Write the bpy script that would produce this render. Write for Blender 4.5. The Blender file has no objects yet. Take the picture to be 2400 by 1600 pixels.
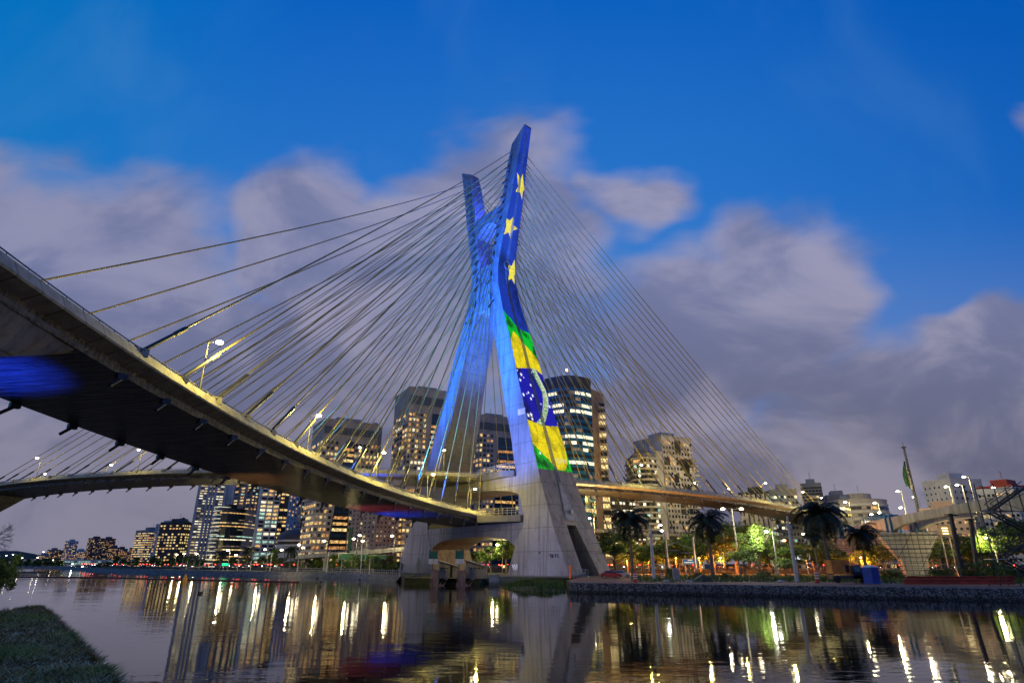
import bpy, math, random
from math import sin, cos, pi, radians, sqrt, atan, atan2
from mathutils import Vector, Matrix
random.seed(7)
R = random.random
def RU(a, b): return a + (b - a) * R()
S = bpy.context.scene
COL = S.collection

# ------------------------------------------------------------------ camera
F = 1390.0
PITCH = atan(520 / F); CP, SP = cos(PITCH), sin(PITCH)
CZ = 6.0
cd = bpy.data.cameras.new('camera'); cam = bpy.data.objects.new('camera', cd); COL.objects.link(cam)
cd.sensor_width = 36; cd.lens = 36 * F / 2400; cd.clip_end = 9000; cd.clip_start = 0.3
cam.location = (0, 0, CZ); cam.rotation_euler = (pi / 2 + PITCH, 0, 0)
S.camera = cam
S.view_settings.view_transform = 'Standard'; S.view_settings.look = 'None'
S.view_settings.exposure = 0.0; S.view_settings.gamma = 1

def ray(px, py):
    v = (800 - py) / F
    return Vector(((px - 1200) / F, CP - v * SP, SP + v * CP))
def U(px, py, D):                      # the point seen at photo pixel px,py at forward distance D
    r = ray(px, py); k = D / r.y
    return Vector((k * r.x, D, CZ + k * r.z))
def GX(px, D, z):                      # x of photo column px at distance D and height z
    return (px - 1200) / F * (D * CP + (z - CZ) * SP)

# ------------------------------------------------------------------ node helpers
class N:
    def __init__(s, nt): s.nt = nt
    def new(s, t, **kw):
        n = s.nt.nodes.new(t)
        for k, v in kw.items(): setattr(n, k, v)
        return n
    def link(s, a, b): s.nt.links.new(a, b)
    def put(s, sock, v):
        if isinstance(v, (int, float)): sock.default_value = v
        elif isinstance(v, (tuple, list)): sock.default_value = tuple(v) if len(v) == len(sock.default_value) else tuple(v) + (1,)
        else: s.link(v, sock)
    def math(s, op, a, b=None, c=None, clamp=False):
        n = s.new('ShaderNodeMath', operation=op); n.use_clamp = clamp
        s.put(n.inputs[0], a)
        if b is not None: s.put(n.inputs[1], b)
        if c is not None: s.put(n.inputs[2], c)
        return n.outputs[0]
    def mix(s, fac, a, b, blend='MIX'):
        n = s.new('ShaderNodeMix', data_type='RGBA', blend_type=blend)
        s.put(n.inputs[0], fac); s.put(n.inputs[6], a); s.put(n.inputs[7], b)
        return n.outputs[2]
    def noise(s, vec, scale, detail=3, rough=.55, dist=0):
        n = s.new('ShaderNodeTexNoise'); n.inputs['Scale'].default_value = scale
        n.inputs['Detail'].default_value = detail; n.inputs['Roughness'].default_value = rough
        n.inputs['Distortion'].default_value = dist
        if vec is not None: s.link(vec, n.inputs['Vector'])
        return n.outputs[0]
    def map(s, vec, scale=(1, 1, 1), rot=(0, 0, 0)):
        n = s.new('ShaderNodeMapping'); n.inputs['Scale'].default_value = scale; n.inputs['Rotation'].default_value = rot
        s.link(vec, n.inputs['Vector']); return n.outputs[0]
    def ramp(s, v, lo, hi, a=0., b=1.):
        n = s.new('ShaderNodeMapRange'); n.interpolation_type = 'SMOOTHSTEP'
        s.put(n.inputs[0], v)
        for i, q in zip((1, 2, 3, 4), (lo, hi, a, b)): s.put(n.inputs[i], q)
        return n.outputs[0]
    def pos(s): return s.new('ShaderNodeNewGeometry').outputs['Position']
    def sep(s, v):
        n = s.new('ShaderNodeSeparateXYZ'); s.link(v, n.inputs[0]); return n.outputs

# ------------------------------------------------------------------ sky
W = bpy.data.worlds.new('World'); S.world = W; W.use_nodes = True
nt = W.node_tree; nt.nodes.clear(); n = N(nt)
tc = n.new('ShaderNodeTexCoord').outputs['Generated']
X, Y, Z = n.sep(tc)
yy = n.math('MAXIMUM', n.math('ABSOLUTE', Y), .12)
u = n.math('DIVIDE', X, yy); w = n.math('DIVIDE', n.math('MAXIMUM', Z, 0.), yy)
cv = n.new('ShaderNodeCombineXYZ'); n.link(u, cv.inputs[0]); n.link(w, cv.inputs[1]); uv = cv.outputs[0]
nz1 = n.math('SUBTRACT', n.noise(n.map(uv, (1, 1.7, 1), (0, 0, -.3)), 4.0, 5, .52, .3), .5)
nz2 = n.math('SUBTRACT', n.noise(n.map(uv, (1, 1.5, 1)), 1.6, 2, .5), .5)
wp_ = n.new('ShaderNodeTexNoise'); wp_.inputs['Scale'].default_value = 2.6; wp_.inputs['Detail'].default_value = 3; wp_.inputs['Roughness'].default_value = .5; n.link(n.map(uv, (1, 1.5, 1)), wp_.inputs['Vector'])
wr, wg, wb_ = n.sep(wp_.outputs['Color']); u0_, w0_ = u, w
u = n.math('ADD', u, n.math('MULTIPLY', n.math('SUBTRACT', wr, .5), .42)); w = n.math('ADD', w, n.math('MULTIPLY', n.math('SUBTRACT', wg, .5), .34))
def duv(px, py):
    r = ray(px, py); return r.x / r.y, max(r.z, 0) / r.y
field = None
# cloud banks: pixel centre and half sizes in the photo, as directions of the sky
for (cx, cy, rx, ry, st) in [(160, 640, 480, 300, 1.), (-100, 560, 330, 210, 1), (720, 560, 190, 240, 1), (930, 620, 420, 210, 1), (1160, 470, 250, 205, 1), (1010, 760, 400, 250, 1),
                         (1500, 450, 150, 95, .8), (1700, 770, 330, 245, 1), (1850, 640, 230, 215, 1), (1480, 1010, 420, 150, .9), (1760, 900, 230, 120, .9),
                         (2220, 980, 500, 230, 1), (2400, 810, 230, 110, 1), (2440, 260, 150, 110, .55), (300, 950, 900, 300, 1)]:
    c = duv(cx, cy); e1 = duv(cx + rx, cy); e2 = duv(cx, cy - ry)
    a = n.math('MULTIPLY', n.math('SUBTRACT', u, c[0]), 1 / abs(e1[0] - c[0]))
    b = n.math('MULTIPLY', n.math('SUBTRACT', w, c[1]), 1 / abs(e2[1] - c[1]))
    d = n.math('SQRT', n.math('ADD', n.math('MULTIPLY', a, a), n.math('MULTIPLY', b, b)))
    g = n.math('MULTIPLY', n.math('SUBTRACT', 1.5, d), st)
    field = g if field is None else n.math('SMOOTH_MAX', field, g, .12)
u, w = u0_, w0_
low = n.ramp(w, .12, .42, 1.1, -.2)
field = n.math('SMOOTH_MAX', field, low, .2)
fd = n.math('ADD', field, n.math('ADD', n.math('MULTIPLY', nz1, .72), n.math('MULTIPLY', nz2, .5)))
dens = n.ramp(fd, .30, .84)
# clear evening blue, a little greener to the left
blue = n.mix(n.ramp(w, .25, 1.5), (.03, .20, .62), (.0, .105, .50))
blue = n.mix(n.ramp(u, -.35, -1.15, 0, .55), blue, (.0, .20, .52))
blue = n.mix(n.ramp(u, .2, 1.3, 0, .6), blue, (.0, .085, .42))
veil = n.ramp(n.noise(n.map(uv, (1.2, .7, 1)), 2.3, 4, .5, .5), .45, .8, 0, .22)
blue = n.mix(veil, blue, (.10, .27, .55))
cl = n.mix(n.ramp(w, .03, .6), (.150, .128, .145), (.235, .26, .46))
sh = n.ramp(n.noise(n.map(uv, (1, 1.6, 1), (0, 0, -.25)), 2.7, 5, .55, .5), .34, .68, .72, 1.22)
cl = n.mix(n.ramp(sh, .72, 1.22), n.mix(.42, cl, (.09, .11, .21)), n.mix(.5, cl, (.43, .39, .48)))
cl = n.mix(n.ramp(u, -.1, -.9, 0, .25), cl, (.13, .15, .29))
col = n.mix(n.math('MULTIPLY', dens, .95), n.mix(n.ramp(w, .7, .25, 0, .55), blue, (.17, .25, .50)), cl)
bg = n.new('ShaderNodeBackground'); n.link(col, bg.inputs[0]); bg.inputs[1].default_value = 1.0
out = n.new('ShaderNodeOutputWorld'); n.link(bg.outputs[0], out.inputs[0])

# ------------------------------------------------------------------ object helpers
def tag(o, label=None, cat=None, group=None, kind=None):
    if label: o['label'] = label
    if cat: o['category'] = cat
    if group: o['group'] = group
    if kind: o['kind'] = kind
    return o
def empty(name, loc, label=None, cat=None, group=None, rz=0):
    o = bpy.data.objects.new(name, None); COL.objects.link(o); o.location = loc; o.rotation_euler = (0, 0, rz)
    o.empty_display_size = .2
    return tag(o, label, cat, group)
class MB:
    def __init__(s): s.v = []; s.f = []; s.m = []
    def add(s, vs, fs, mi=0):
        k = len(s.v); s.v += [tuple(q) for q in vs]; s.f += [tuple(i + k for i in q) for q in fs]; s.m += [mi] * len(fs)
    def quad(s, a, b, c, d, mi=0): s.add([a, b, c, d], [(0, 1, 2, 3)], mi)
    def box(s, c, size, rz=0, mi=0, rot=None):
        hx, hy, hz = size[0] / 2, size[1] / 2, size[2] / 2
        M = rot if rot is not None else Matrix.Rotation(rz, 3, 'Z')
        vs = [Vector(c) + M @ Vector((x, y, z)) for x in (-hx, hx) for y in (-hy, hy) for z in (-hz, hz)]
        s.add(vs, [(0, 1, 3, 2), (4, 6, 7, 5), (0, 4, 5, 1), (2, 3, 7, 6), (0, 2, 6, 4), (1, 5, 7, 3)], mi)
    def prism(s, pts, z0, z1, mi=0, cap=True):      # plan polygon, vertical extrusion
        k = len(pts); a = [(p[0], p[1], z0) for p in pts] + [(p[0], p[1], z1) for p in pts]
        fs = [(i, (i + 1) % k, k + (i + 1) % k, k + i) for i in range(k)]
        if cap: fs += [tuple(range(k - 1, -1, -1)), tuple(range(k, 2 * k))]
        s.add(a, fs, mi)
    def extrude(s, pts, d, mi=0):                   # 3D polygon, extruded by vector d
        k = len(pts); pts = [Vector(p) for p in pts]; a = pts + [p + Vector(d) for p in pts]
        s.add(a, [(i, (i + 1) % k, k + (i + 1) % k, k + i) for i in range(k)] + [tuple(range(k - 1, -1, -1)), tuple(range(k, 2 * k))], mi)
    def tube(s, pts, rad, seg=6, mi=0, caps=True):
        pts = [Vector(p) for p in pts]; k0 = len(s.v); nn = len(pts)
        for i, p in enumerate(pts):
            d = (pts[min(i + 1, nn - 1)] - pts[max(i - 1, 0)]).normalized()
            a = d.cross(Vector((0, 0, 1)) if abs(d.z) < .95 else Vector((1, 0, 0))).normalized(); b = d.cross(a)
            r = rad[i] if isinstance(rad, (list, tuple)) else rad
            for j in range(seg):
                t = 2 * pi * j / seg; s.v.append(tuple(p + a * (r * cos(t)) + b * (r * sin(t))))
        for i in range(nn - 1):
            for j in range(seg):
                q = k0 + i * seg; s.f.append((q + j, q + (j + 1) % seg, q + seg + (j + 1) % seg, q + seg + j)); s.m.append(mi)
        if caps:
            s.f.append(tuple(k0 + j for j in range(seg - 1, -1, -1))); s.m.append(mi)
            s.f.append(tuple(k0 + (nn - 1) * seg + j for j in range(seg))); s.m.append(mi)
    def ball(s, c, r, mi=0, nu=8, nv=5, sc=(1, 1, 1)):
        k = len(s.v)
        for i in range(nv + 1):
            for j in range(nu):
                a = pi * i / nv; b = 2 * pi * j / nu
                s.v.append((c[0] + r * sc[0] * sin(a) * cos(b), c[1] + r * sc[1] * sin(a) * sin(b), c[2] + r * sc[2] * cos(a)))
        for i in range(nv):
            for j in range(nu):
                s.f.append((k + i * nu + j, k + (i + 1) * nu + j, k + (i + 1) * nu + (j + 1) % nu, k + i * nu + (j + 1) % nu)); s.m.append(mi)
    def mesh(s, name, mats, off=(0, 0, 0), smooth=False):
        me = bpy.data.meshes.new(name); off = Vector(off)
        me.from_pydata([tuple(Vector(v) - off) for v in s.v], [], s.f)
        for m in (mats if isinstance(mats, (list, tuple)) else [mats]): me.materials.append(m)
        if len(set(s.m)) > 1 or (s.m and s.m[0]): me.polygons.foreach_set('material_index', s.m)
        if smooth: me.polygons.foreach_set('use_smooth', [True] * len(s.f))
        me.update(); return me
    def build(s, name, mats, parent=None, smooth=False, **kw):
        off = parent.location if parent is not None else (0, 0, 0)
        if parent is not None and parent.parent is not None: off = Vector(parent.location) + Vector(parent.parent.location)
        o = bpy.data.objects.new(name, s.mesh(name, mats, off, smooth)); COL.objects.link(o)
        if parent is not None: o.parent = parent
        return tag(o, **kw)
    def thing(s, name, mats, label, cat, group=None, smooth=False, loc=None):
        v = s.v; c = Vector(loc) if loc is not None else Vector((sum(q[0] for q in v) / len(v), sum(q[1] for q in v) / len(v), min(q[2] for q in v)))
        o = bpy.data.objects.new(name, s.mesh(name, mats, c, smooth)); o.location = c; COL.objects.link(o)
        return tag(o, label, cat, group)
def dup(o, loc, rz=0, label=None, group=None, sc=None):
    r = o.copy(); COL.objects.link(r); r.location = loc; r.rotation_euler = (0, 0, rz)
    if sc: r.scale = (sc, sc, sc)
    if label: r['label'] = label
    if group: r['group'] = group
    for ch in list(o.children):
        c = ch.copy(); COL.objects.link(c); c.parent = r
        for g in list(ch.children):
            d = g.copy(); COL.objects.link(d); d.parent = c
    return r
def inst(name, mesh, parent, loc, rz=0):            # a part that shares its mesh
    o = bpy.data.objects.new(name, mesh); COL.objects.link(o); o.parent = parent; o.location = loc; o.rotation_euler = (0, 0, rz); return o
def spot(name, loc, to, power, color, size=60, blend=.6, rad=.5, parent=None):
    l = bpy.data.lights.new(name, 'SPOT'); l.energy = power; l.color = color; l.spot_size = radians(size); l.spot_blend = blend; l.shadow_soft_size = rad
    o = bpy.data.objects.new(name, l); COL.objects.link(o); o.location = loc
    o.rotation_euler = (Vector(to) - Vector(loc)).to_track_quat('-Z', 'Y').to_euler(); return o
def point(name, loc, power, color, rad=.25, parent=None):
    l = bpy.data.lights.new(name, 'POINT'); l.energy = power; l.color = color; l.shadow_soft_size = rad
    o = bpy.data.objects.new(name, l); COL.objects.link(o); o.location = loc
    if parent is not None: o.parent = parent
    return o

# ------------------------------------------------------------------ materials
MATS = {}
def pmat(name, base, rough=.7, metal=0, var=.25, scale=.8, bump=0., spec=.4, streak=False, emis=None, es=0):
    if name in MATS: return MATS[name]
    m = bpy.data.materials.new(name); m.use_nodes = True; n = N(m.node_tree); b = m.node_tree.nodes['Principled BSDF']
    p = n.pos()
    v = n.noise(n.map(p, (1, 1, .22)) if streak else p, scale, 4, .6)
    dark = tuple(c * (1 - var) for c in base); lite = tuple(min(1, c * (1 + var)) for c in base)
    n.link(n.mix(n.ramp(v, .3, .7), dark, lite), b.inputs['Base Color'])
    b.inputs['Roughness'].default_value = rough; b.inputs['Metallic'].default_value = metal; b.inputs['Specular IOR Level'].default_value = spec
    if bump:
        bp = n.new('ShaderNodeBump'); bp.inputs['Strength'].default_value = bump; bp.inputs['Distance'].default_value = .1
        n.link(n.noise(p, scale * 6, 3), bp.inputs['Height']); n.link(bp.outputs[0], b.inputs['Normal'])
    if emis: b.inputs['Emission Color'].default_value = tuple(emis) + (1,); b.inputs['Emission Strength'].default_value = es
    MATS[name] = m; return m
def emat(name, color, strength, var=.0, scale=.6, lo=.35, base=(.05, .05, .05), rough=.4):
    if name in MATS: return MATS[name]
    m = bpy.data.materials.new(name); m.use_nodes = True; n = N(m.node_tree); b = m.node_tree.nodes['Principled BSDF']
    b.inputs['Base Color'].default_value = tuple(base) + (1,); b.inputs['Roughness'].default_value = rough
    b.inputs['Emission Color'].default_value = tuple(color) + (1,)
    if var:
        p = n.pos(); v = n.noise(p, scale, 3, .7); g = n.ramp(v, .36, .64, lo, 1.)
        n.link(n.math('MULTIPLY', g, strength), b.inputs['Emission Strength'])
    else: b.inputs['Emission Strength'].default_value = strength
    MATS[name] = m; return m
def concrete(name, base, joint=5.3, stain=.45, rough=.75, vert=True):
    m = bpy.data.materials.new(name); m.use_nodes = True; n = N(m.node_tree); b = m.node_tree.nodes['Principled BSDF']
    p = n.pos(); x, y, z = n.sep(p)
    big = n.noise(p, .09, 4, .6); fine = n.noise(p, 1.3, 5, .65)
    run = n.noise(n.map(p, (1.1, 1.1, .06)), .9, 5, .7)
    bl = n.noise(n.map(p, (.35, .35, .9)), 1., 4, .6)
    c = n.mix(n.ramp(big, .3, .7), tuple(q * .78 for q in base), tuple(q * 1.15 for q in base))
    c = n.mix(n.ramp(fine, .35, .75, 0, .35), c, tuple(q * .6 for q in base))
    c = n.mix(n.ramp(run, .45, .68, 0, stain), c, (base[0] * .42, base[1] * .36, base[2] * .30))
    c = n.mix(n.ramp(bl, .6, .75, 0, .25), c, (base[0] * 1.3, base[1] * 1.2, base[2] * 1.05))
    fr = n.math('FRACT', n.math('DIVIDE', n.math('ADD', z, 2.0), joint))
    jn = n.math('LESS_THAN', fr, .022 * 5.3 / joint)
    bd = n.math('FRACT', n.math('MULTIPLY', n.math('ADD', x, n.math('MULTIPLY', y, .6)), .9))
    c = n.mix(n.math('MULTIPLY', n.math('LESS_THAN', bd, .09), .18), c, tuple(q * .5 for q in base))
    c = n.mix(n.math('MULTIPLY', jn, .75), c, tuple(q * .22 for q in base))
    c = n.mix(n.ramp(n.math('ADD', z, n.math('MULTIPLY', fine, 1.4)), 3.1, 3.8, .75, 0), c, (.02, .022, .014))
    n.link(c, b.inputs['Base Color']); b.inputs['Roughness'].default_value = rough
    bp = n.new('ShaderNodeBump'); bp.inputs['Strength'].default_value = .5; bp.inputs['Distance'].default_value = .12
    n.link(n.math('SUBTRACT', n.math('MULTIPLY', fine, .6), n.math('MULTIPLY', jn, .5)), bp.inputs['Height']); n.link(bp.outputs[0], b.inputs['Normal'])
    return m
M_conc = concrete('mast_concrete', (.205, .20, .195), stain=.75)
M_deck = pmat('deck_concrete', (.30, .285, .25), .8, 0, .3, .5, .3, streak=True)
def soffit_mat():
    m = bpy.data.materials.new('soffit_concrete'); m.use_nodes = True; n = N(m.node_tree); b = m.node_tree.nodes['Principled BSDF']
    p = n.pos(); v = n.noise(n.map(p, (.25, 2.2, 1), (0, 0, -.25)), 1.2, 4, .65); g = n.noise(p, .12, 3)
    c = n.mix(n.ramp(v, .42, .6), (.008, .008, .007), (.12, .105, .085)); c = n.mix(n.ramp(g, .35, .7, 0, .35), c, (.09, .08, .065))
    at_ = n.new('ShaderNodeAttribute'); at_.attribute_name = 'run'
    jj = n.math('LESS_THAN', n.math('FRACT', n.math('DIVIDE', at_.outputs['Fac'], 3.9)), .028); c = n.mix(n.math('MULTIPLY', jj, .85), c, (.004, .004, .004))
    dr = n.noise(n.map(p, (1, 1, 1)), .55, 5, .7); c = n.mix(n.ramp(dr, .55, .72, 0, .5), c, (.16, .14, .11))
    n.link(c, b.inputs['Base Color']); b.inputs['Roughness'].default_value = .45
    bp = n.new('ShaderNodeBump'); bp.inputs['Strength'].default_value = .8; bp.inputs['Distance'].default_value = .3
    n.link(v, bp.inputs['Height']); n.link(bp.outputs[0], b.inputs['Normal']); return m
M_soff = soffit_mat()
def fascia_mat():
    m = bpy.data.materials.new('fascia_concrete'); m.use_nodes = True; n = N(m.node_tree); b = m.node_tree.nodes['Principled BSDF']
    a = n.new('ShaderNodeAttribute'); a.attribute_name = 'run'; s_ = a.outputs['Fac']
    v = n.noise(n.pos(), 1.1, 4, .6)
    jn = n.math('LESS_THAN', n.math('FRACT', n.math('DIVIDE', s_, 2.4)), .05)
    cv = n.new('ShaderNodeCombineXYZ'); n.link(s_, cv.inputs[0])
    st = n.noise(cv.outputs[0], 1.8, 3, .7)
    c = n.mix(n.ramp(v, .3, .7), (.22, .205, .16), (.36, .335, .27)); c = n.mix(n.ramp(st, .5, .75, 0, .55), c, (.12, .10, .07))
    c = n.mix(n.math('MULTIPLY', jn, .8), c, (.05, .045, .035))
    n.link(c, b.inputs['Base Color']); b.inputs['Roughness'].default_value = .7; return m
M_fasc = fascia_mat()
M_asph = pmat('asphalt', (.05, .05, .05), .8, 0, .3, 1.5)
M_cable = pmat('cable_sheath', (.26, .205, .045), .45, 0, .12, .2)
M_tube = pmat('dark_anchor_tube', (.035, .035, .035), .4, 0, .2, .5)
M_steel = pmat('galvanised_steel', (.32, .33, .33), .4, .7, .15, 1)
M_pole = pmat('pale_painted_pole', (.5, .5, .5), .5, 0, .12, 1)
M_dsteel = pmat('dark_steel', (.05, .05, .055), .5, .3, .2, 1)
M_lamp = emat('lamp_glow', (1, .86, .55), 24)
M_lampw = emat('lamp_glow_white', (1, .95, .8), 24)
M_lampo = emat('lamp_glow_sodium', (1, .42, .10), 26)
M_red = emat('tail_light_glow', (1, .05, .02), 14)
M_head = emat('head_light_glow', (1, .92, .75), 16)

# ------------------------------------------------------------------ the mast frame
CX, CY, AZ = -6.0878, 171.7909, .71177
TV = Vector((-sin(AZ), cos(AZ), 0)); NV = Vector((-cos(AZ), -sin(AZ), 0)); CC = Vector((CX, CY, 0))
H0, H1, ZB, ZT = 7.158, 1.495, 3.3, 141.
def lerp(tab, z):
    if z <= tab[0][0]: return tab[0][1]
    for (a, p), (b, q) in zip(tab, tab[1:]):
        if z <= b: return p + (q - p) * (z - a) / (b - a)
    return tab[-1][1]
def cr(tab, z):                                    # smooth interpolation of a table
    n_ = len(tab); i = 0
    while i < n_ - 2 and z > tab[i + 1][0]: i += 1
    z0, p1 = tab[i]; z1, p2 = tab[i + 1]; t = max(0, min(1, (z - z0) / (z1 - z0)))
    def sl(k):
        a = max(0, k - 1); b = min(n_ - 1, k + 1); return (tab[b][1] - tab[a][1]) / (tab[b][0] - tab[a][0])
    h = z1 - z0; m0, m1 = sl(i) * h, sl(i + 1) * h
    return (2 * t**3 - 3 * t**2 + 1) * p1 + (t**3 - 2 * t**2 + t) * m0 + (-2 * t**3 + 3 * t**2) * p2 + (t**3 - t**2) * m1
WO = [(3.3, 37), (13.5, 32), (20, 29.3), (28, 26.2), (37, 23.2), (46, 20.2), (54.5, 17.4), (66, 13.9), (71, 12), (77.5, 9.8), (84, 7.9), (89, 6.9), (93, 6.75), (97, 7.4), (103, 8.65), (110, 10.4), (117, 12.1), (124, 13.4), (131.5, 15.1), (141, 17.4)]
WI = [(3.3, 15.7), (9.7, 18.4), (15.5, 21.2), (19, 20.6), (30, 17.4), (38, 15.4), (46, 12.9), (53, 11.1), (64, 8.1), (69, 6.4), (75, 4.4), (81, 2.8), (87, 2.0), (93, 2.3), (104, 4.4), (112, 6.), (120, 7.6), (126, 8.6), (131, 9.6), (137, 11.2)]
def hz(z): return H0 + (H1 - H0) * (z - ZB) / (ZT - ZB)
def MP(w, a, z): return CC + TV * w + NV * a + Vector((0, 0, z))
mast = empty('bridge_mast', MP(0, 0, ZB), 'tall X-shaped concrete bridge mast lit blue, flag colours projected on its outer face', 'bridge tower')
for side in (-1, 1):
    mb = MB(); zs = [3.3, 6.5, 9.7, 12.5, 14.6]
    rings = []
    for z in zs:                                    # the notched foot
        o_, i_, h = cr(WO, z), lerp(WI, z), hz(z); a1, a2 = h - 4.6, -(h - 4.3) + (z - 3.3) * .12
        rings.append([MP(side * q[0], q[1], z) for q in ((o_, h), (o_, a1), (o_ - 9, a1), (o_ - 9, a2), (o_, a2), (o_, -h), (i_, -h), (i_, h))])
    for r0, r1 in zip(rings, rings[1:]):
        k = len(mb.v); mb.v += [tuple(q) for q in r0 + r1]
        for j in range(8): mb.f.append((k + j, k + (j + 1) % 8, k + 8 + (j + 1) % 8, k + 8 + j)); mb.m.append(0)
    t_ = rings[-1]; mb.add([t_[1], t_[2], t_[3], t_[4]], [(0, 1, 2, 3)])
    z = 14.6; rings = []
    while z < 137.01:
        o_, i_, h = cr(WO, z), cr(WI, z) if z > 15.5 else lerp(WI, z), hz(z)
        rings.append([MP(side * q[0], q[1], z) for q in ((o_, h), (o_, -h), (i_, -h), (i_, h))]); z += 1.02
    zt = lambda q: 137.2 if q else 141.
    rings.append([MP(side * 17.4, H1, 141.3), MP(side * 17.4, -H1, 141.3), MP(side * 11.3, -H1, 137.3), MP(side * 11.3, H1, 137.3)])
    for r0, r1 in zip(rings, rings[1:]):
        k = len(mb.v); mb.v += [tuple(q) for q in r0 + r1]
        for j in range(4): mb.f.append((k + j, k + (j + 1) % 4, k + 4 + (j + 1) % 4, k + 4 + j)); mb.m.append(0)
    mb.add(rings[-1], [(0, 1, 2, 3)])
    mb.build('leg', M_conc, mast)
    # ribbed duct running down the outer face
    db = MB(); zz = 25.
    def PO(a, z, out): return MP(side * (cr(WO, z) + out), a, z)
    while zz < 139.5:
        z2 = min(zz + 2.6, 139.9)
        kk = .42 + .2 * (1 - zz / 140)
        for a0, a1, o2 in ((-1. * kk, kk, .05), (-.95 * kk, -.62 * kk, .2), (-.2 * kk, .15 * kk, .2), (.6 * kk, .95 * kk, .2)):
            q = [PO(a0, zz, .0), PO(a1, zz, .0), PO(a1, z2, .0), PO(a0, z2, .0)]; p = [PO(a0, zz, o2), PO(a1, zz, o2), PO(a1, z2, o2), PO(a0, z2, o2)]
            db.add(q + p, [(4, 5, 6, 7), (0, 1, 5, 4), (1, 2, 6, 5), (2, 3, 7, 6), (3, 0, 4, 7)])
        zz = z2
    db.build('cable_duct', pmat('duct_grey', (.17, .18, .20), .6, 0, .2, .5), mast)
    db = MB(); db.extrude([PO(.5, 24.9, .02), PO(-.1, 24.9, .02), PO(-2.3, 15.6, .02), PO(2.0, 15.6, .02)], TV * side * .35); db.box(PO(-.3, 17.6, .5), (.9, .9, .9), AZ)
    db.build('duct_cover', pmat('cover_grey', (.2, .21, .23), .6), mast)
M_hole = pmat('dark_port', (.02, .02, .02), .9)
def beam(name, top, pts, inset, wtop):
    mb = MB(); a = [(-w_, z_) for w_, z_ in pts] + [(w_, z_) for w_, z_ in reversed(pts[:-1])]
    k = len(a); fr = []; bk = []; tf = []; tb = []
    for w_, z_ in a:
        fr.append(MP(w_, hz(z_) - inset, z_)); bk.append(MP(w_, -hz(z_) + inset, z_))
        wt = max(-wtop, min(wtop, w_ * wtop / pts[0][0])); tf.append(MP(wt, hz(top) - inset, top)); tb.append(MP(wt, -hz(top) + inset, top))
    for i in range(k - 1):
        mb.quad(fr[i], fr[i + 1], tf[i + 1], tf[i]); mb.quad(bk[i + 1], bk[i], tb[i], tb[i + 1]); mb.quad(fr[i + 1], fr[i], bk[i], bk[i + 1]); mb.quad(tf[i], tf[i + 1], tb[i + 1], tb[i])
    return mb.build(name, M_conc, mast)
beam('arched_cross_beam', 15.5, [(18.5, 9.75), (17.6, 10.3), (16, 11.2), (14, 11.8), (11, 12.2), (7, 12.5), (3, 12.6), (0, 12.65)], .12, 21.3)
beam('arched_cross_beam', 27.1, [(19.9, 21.9), (18.5, 22.6), (16.5, 23.2), (14, 23.6), (11, 23.9), (7, 24.2), (3, 24.3), (0, 24.35)], .12, 18.4)
beam('arched_cross_beam', 115.2, [(5.7, 106.5), (4.8, 108.4), (3.4, 109.9), (1.8, 110.8), (0, 111.1)], .1, 6.9)
mb = MB()
for z0, z1, ins in ((79.5, 95.5, .35),):
    mb.extrude([MP(-3.6, hz(z0) - ins, z0), MP(3.6, hz(z0) - ins, z0), MP(2.9, hz(z1) - ins, z1), MP(-2.9, hz(z1) - ins, z1)], -NV * (2 * hz(90) - 2 * ins))
mb.build('neck_web', M_conc, mast)
for w_, z_ in ((-3.3, 79.9), (-5.2, 81.2), (5.6, 77.), (8.4, 77.8)):
    mb = MB(); mb.box(MP(w_, hz(z_) - .1, z_), (.9, .3, .8), AZ + pi / 2); mb.build('inspection_hatch', M_hole, mast)
# brick-coloured plate on the near leg
mb = MB(); c = MP(-19.6, hz(43.5) + .06, 43.6); mb.box(c, (.1, 2.9, 1.6), AZ); mb.build('notice_plate', pmat('notice_pink', (.55, .38, .34), .6), mast)
# ring lamp at the neck
mb = MB(); rc = MP(-7.35, .3, 93.6)
mb.tube([rc + NV * 1.15 * cos(t * pi / 8) + Vector((0, 0, 1.5 * sin(t * pi / 8))) for t in range(17)], .16, 6); mb.build('ring', M_steel, mast)
# ---- picture projected on the near leg's outer face, its light made as glowing sheets
def face_az(px, py):
    r = ray(px, py); lo, hi = 60., 400.
    def g(k):
        P = Vector((0, 0, CZ)) + r * k; q = P - CC
        return -(q.dot(TV)) - cr(WO, min(141, max(3.3, P.z))), q.dot(NV), P.z
    for _ in range(46):
        m_ = (lo + hi) / 2
        if g(m_)[0] > 0: lo = m_
        else: hi = m_
    return g((lo + hi) / 2)[1:]
def fc(x, y): return face_az(1170 + x / 3.825, 710 + y / 3.825)
def fs(x, y): return face_az(1140 + x / 3.567, 280 + y / 3.567)
GREEN = [fc(*p) for p in ((20, 40), (42, 68), (60, 100), (90, 125), (120, 165), (150, 205), (185, 232), (230, 255), (290, 285), (420, 640), (700, 1530), (300, 1470), (200, 1300), (60, 500))]
YEL = [fc(*p) for p in ((125, 250), (185, 320), (225, 370), (280, 428), (330, 492), (420, 620), (560, 1100), (612, 1440), (590, 1506), (515, 1496), (440, 1400), (350, 1310), (293, 1250), (160, 700), (60, 470), (97, 335))]
CIRC = [fc(*p) for p in ((120, 580), (150, 582), (275, 585), (330, 600), (392, 650), (600, 900), (640, 1100), (515, 1103), (460, 1103), (405, 1095), (330, 1073), (247, 1040), (200, 1015), (120, 800))]
BAND = [fc(*p) for p in ((320, 588), (370, 690), (420, 790), (438, 850), (440, 950), (420, 1030), (400, 1095), (365, 1085), (332, 1075), (375, 1020), (388, 960), (393, 870), (385, 800), (340, 710), (288, 590))]
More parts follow.
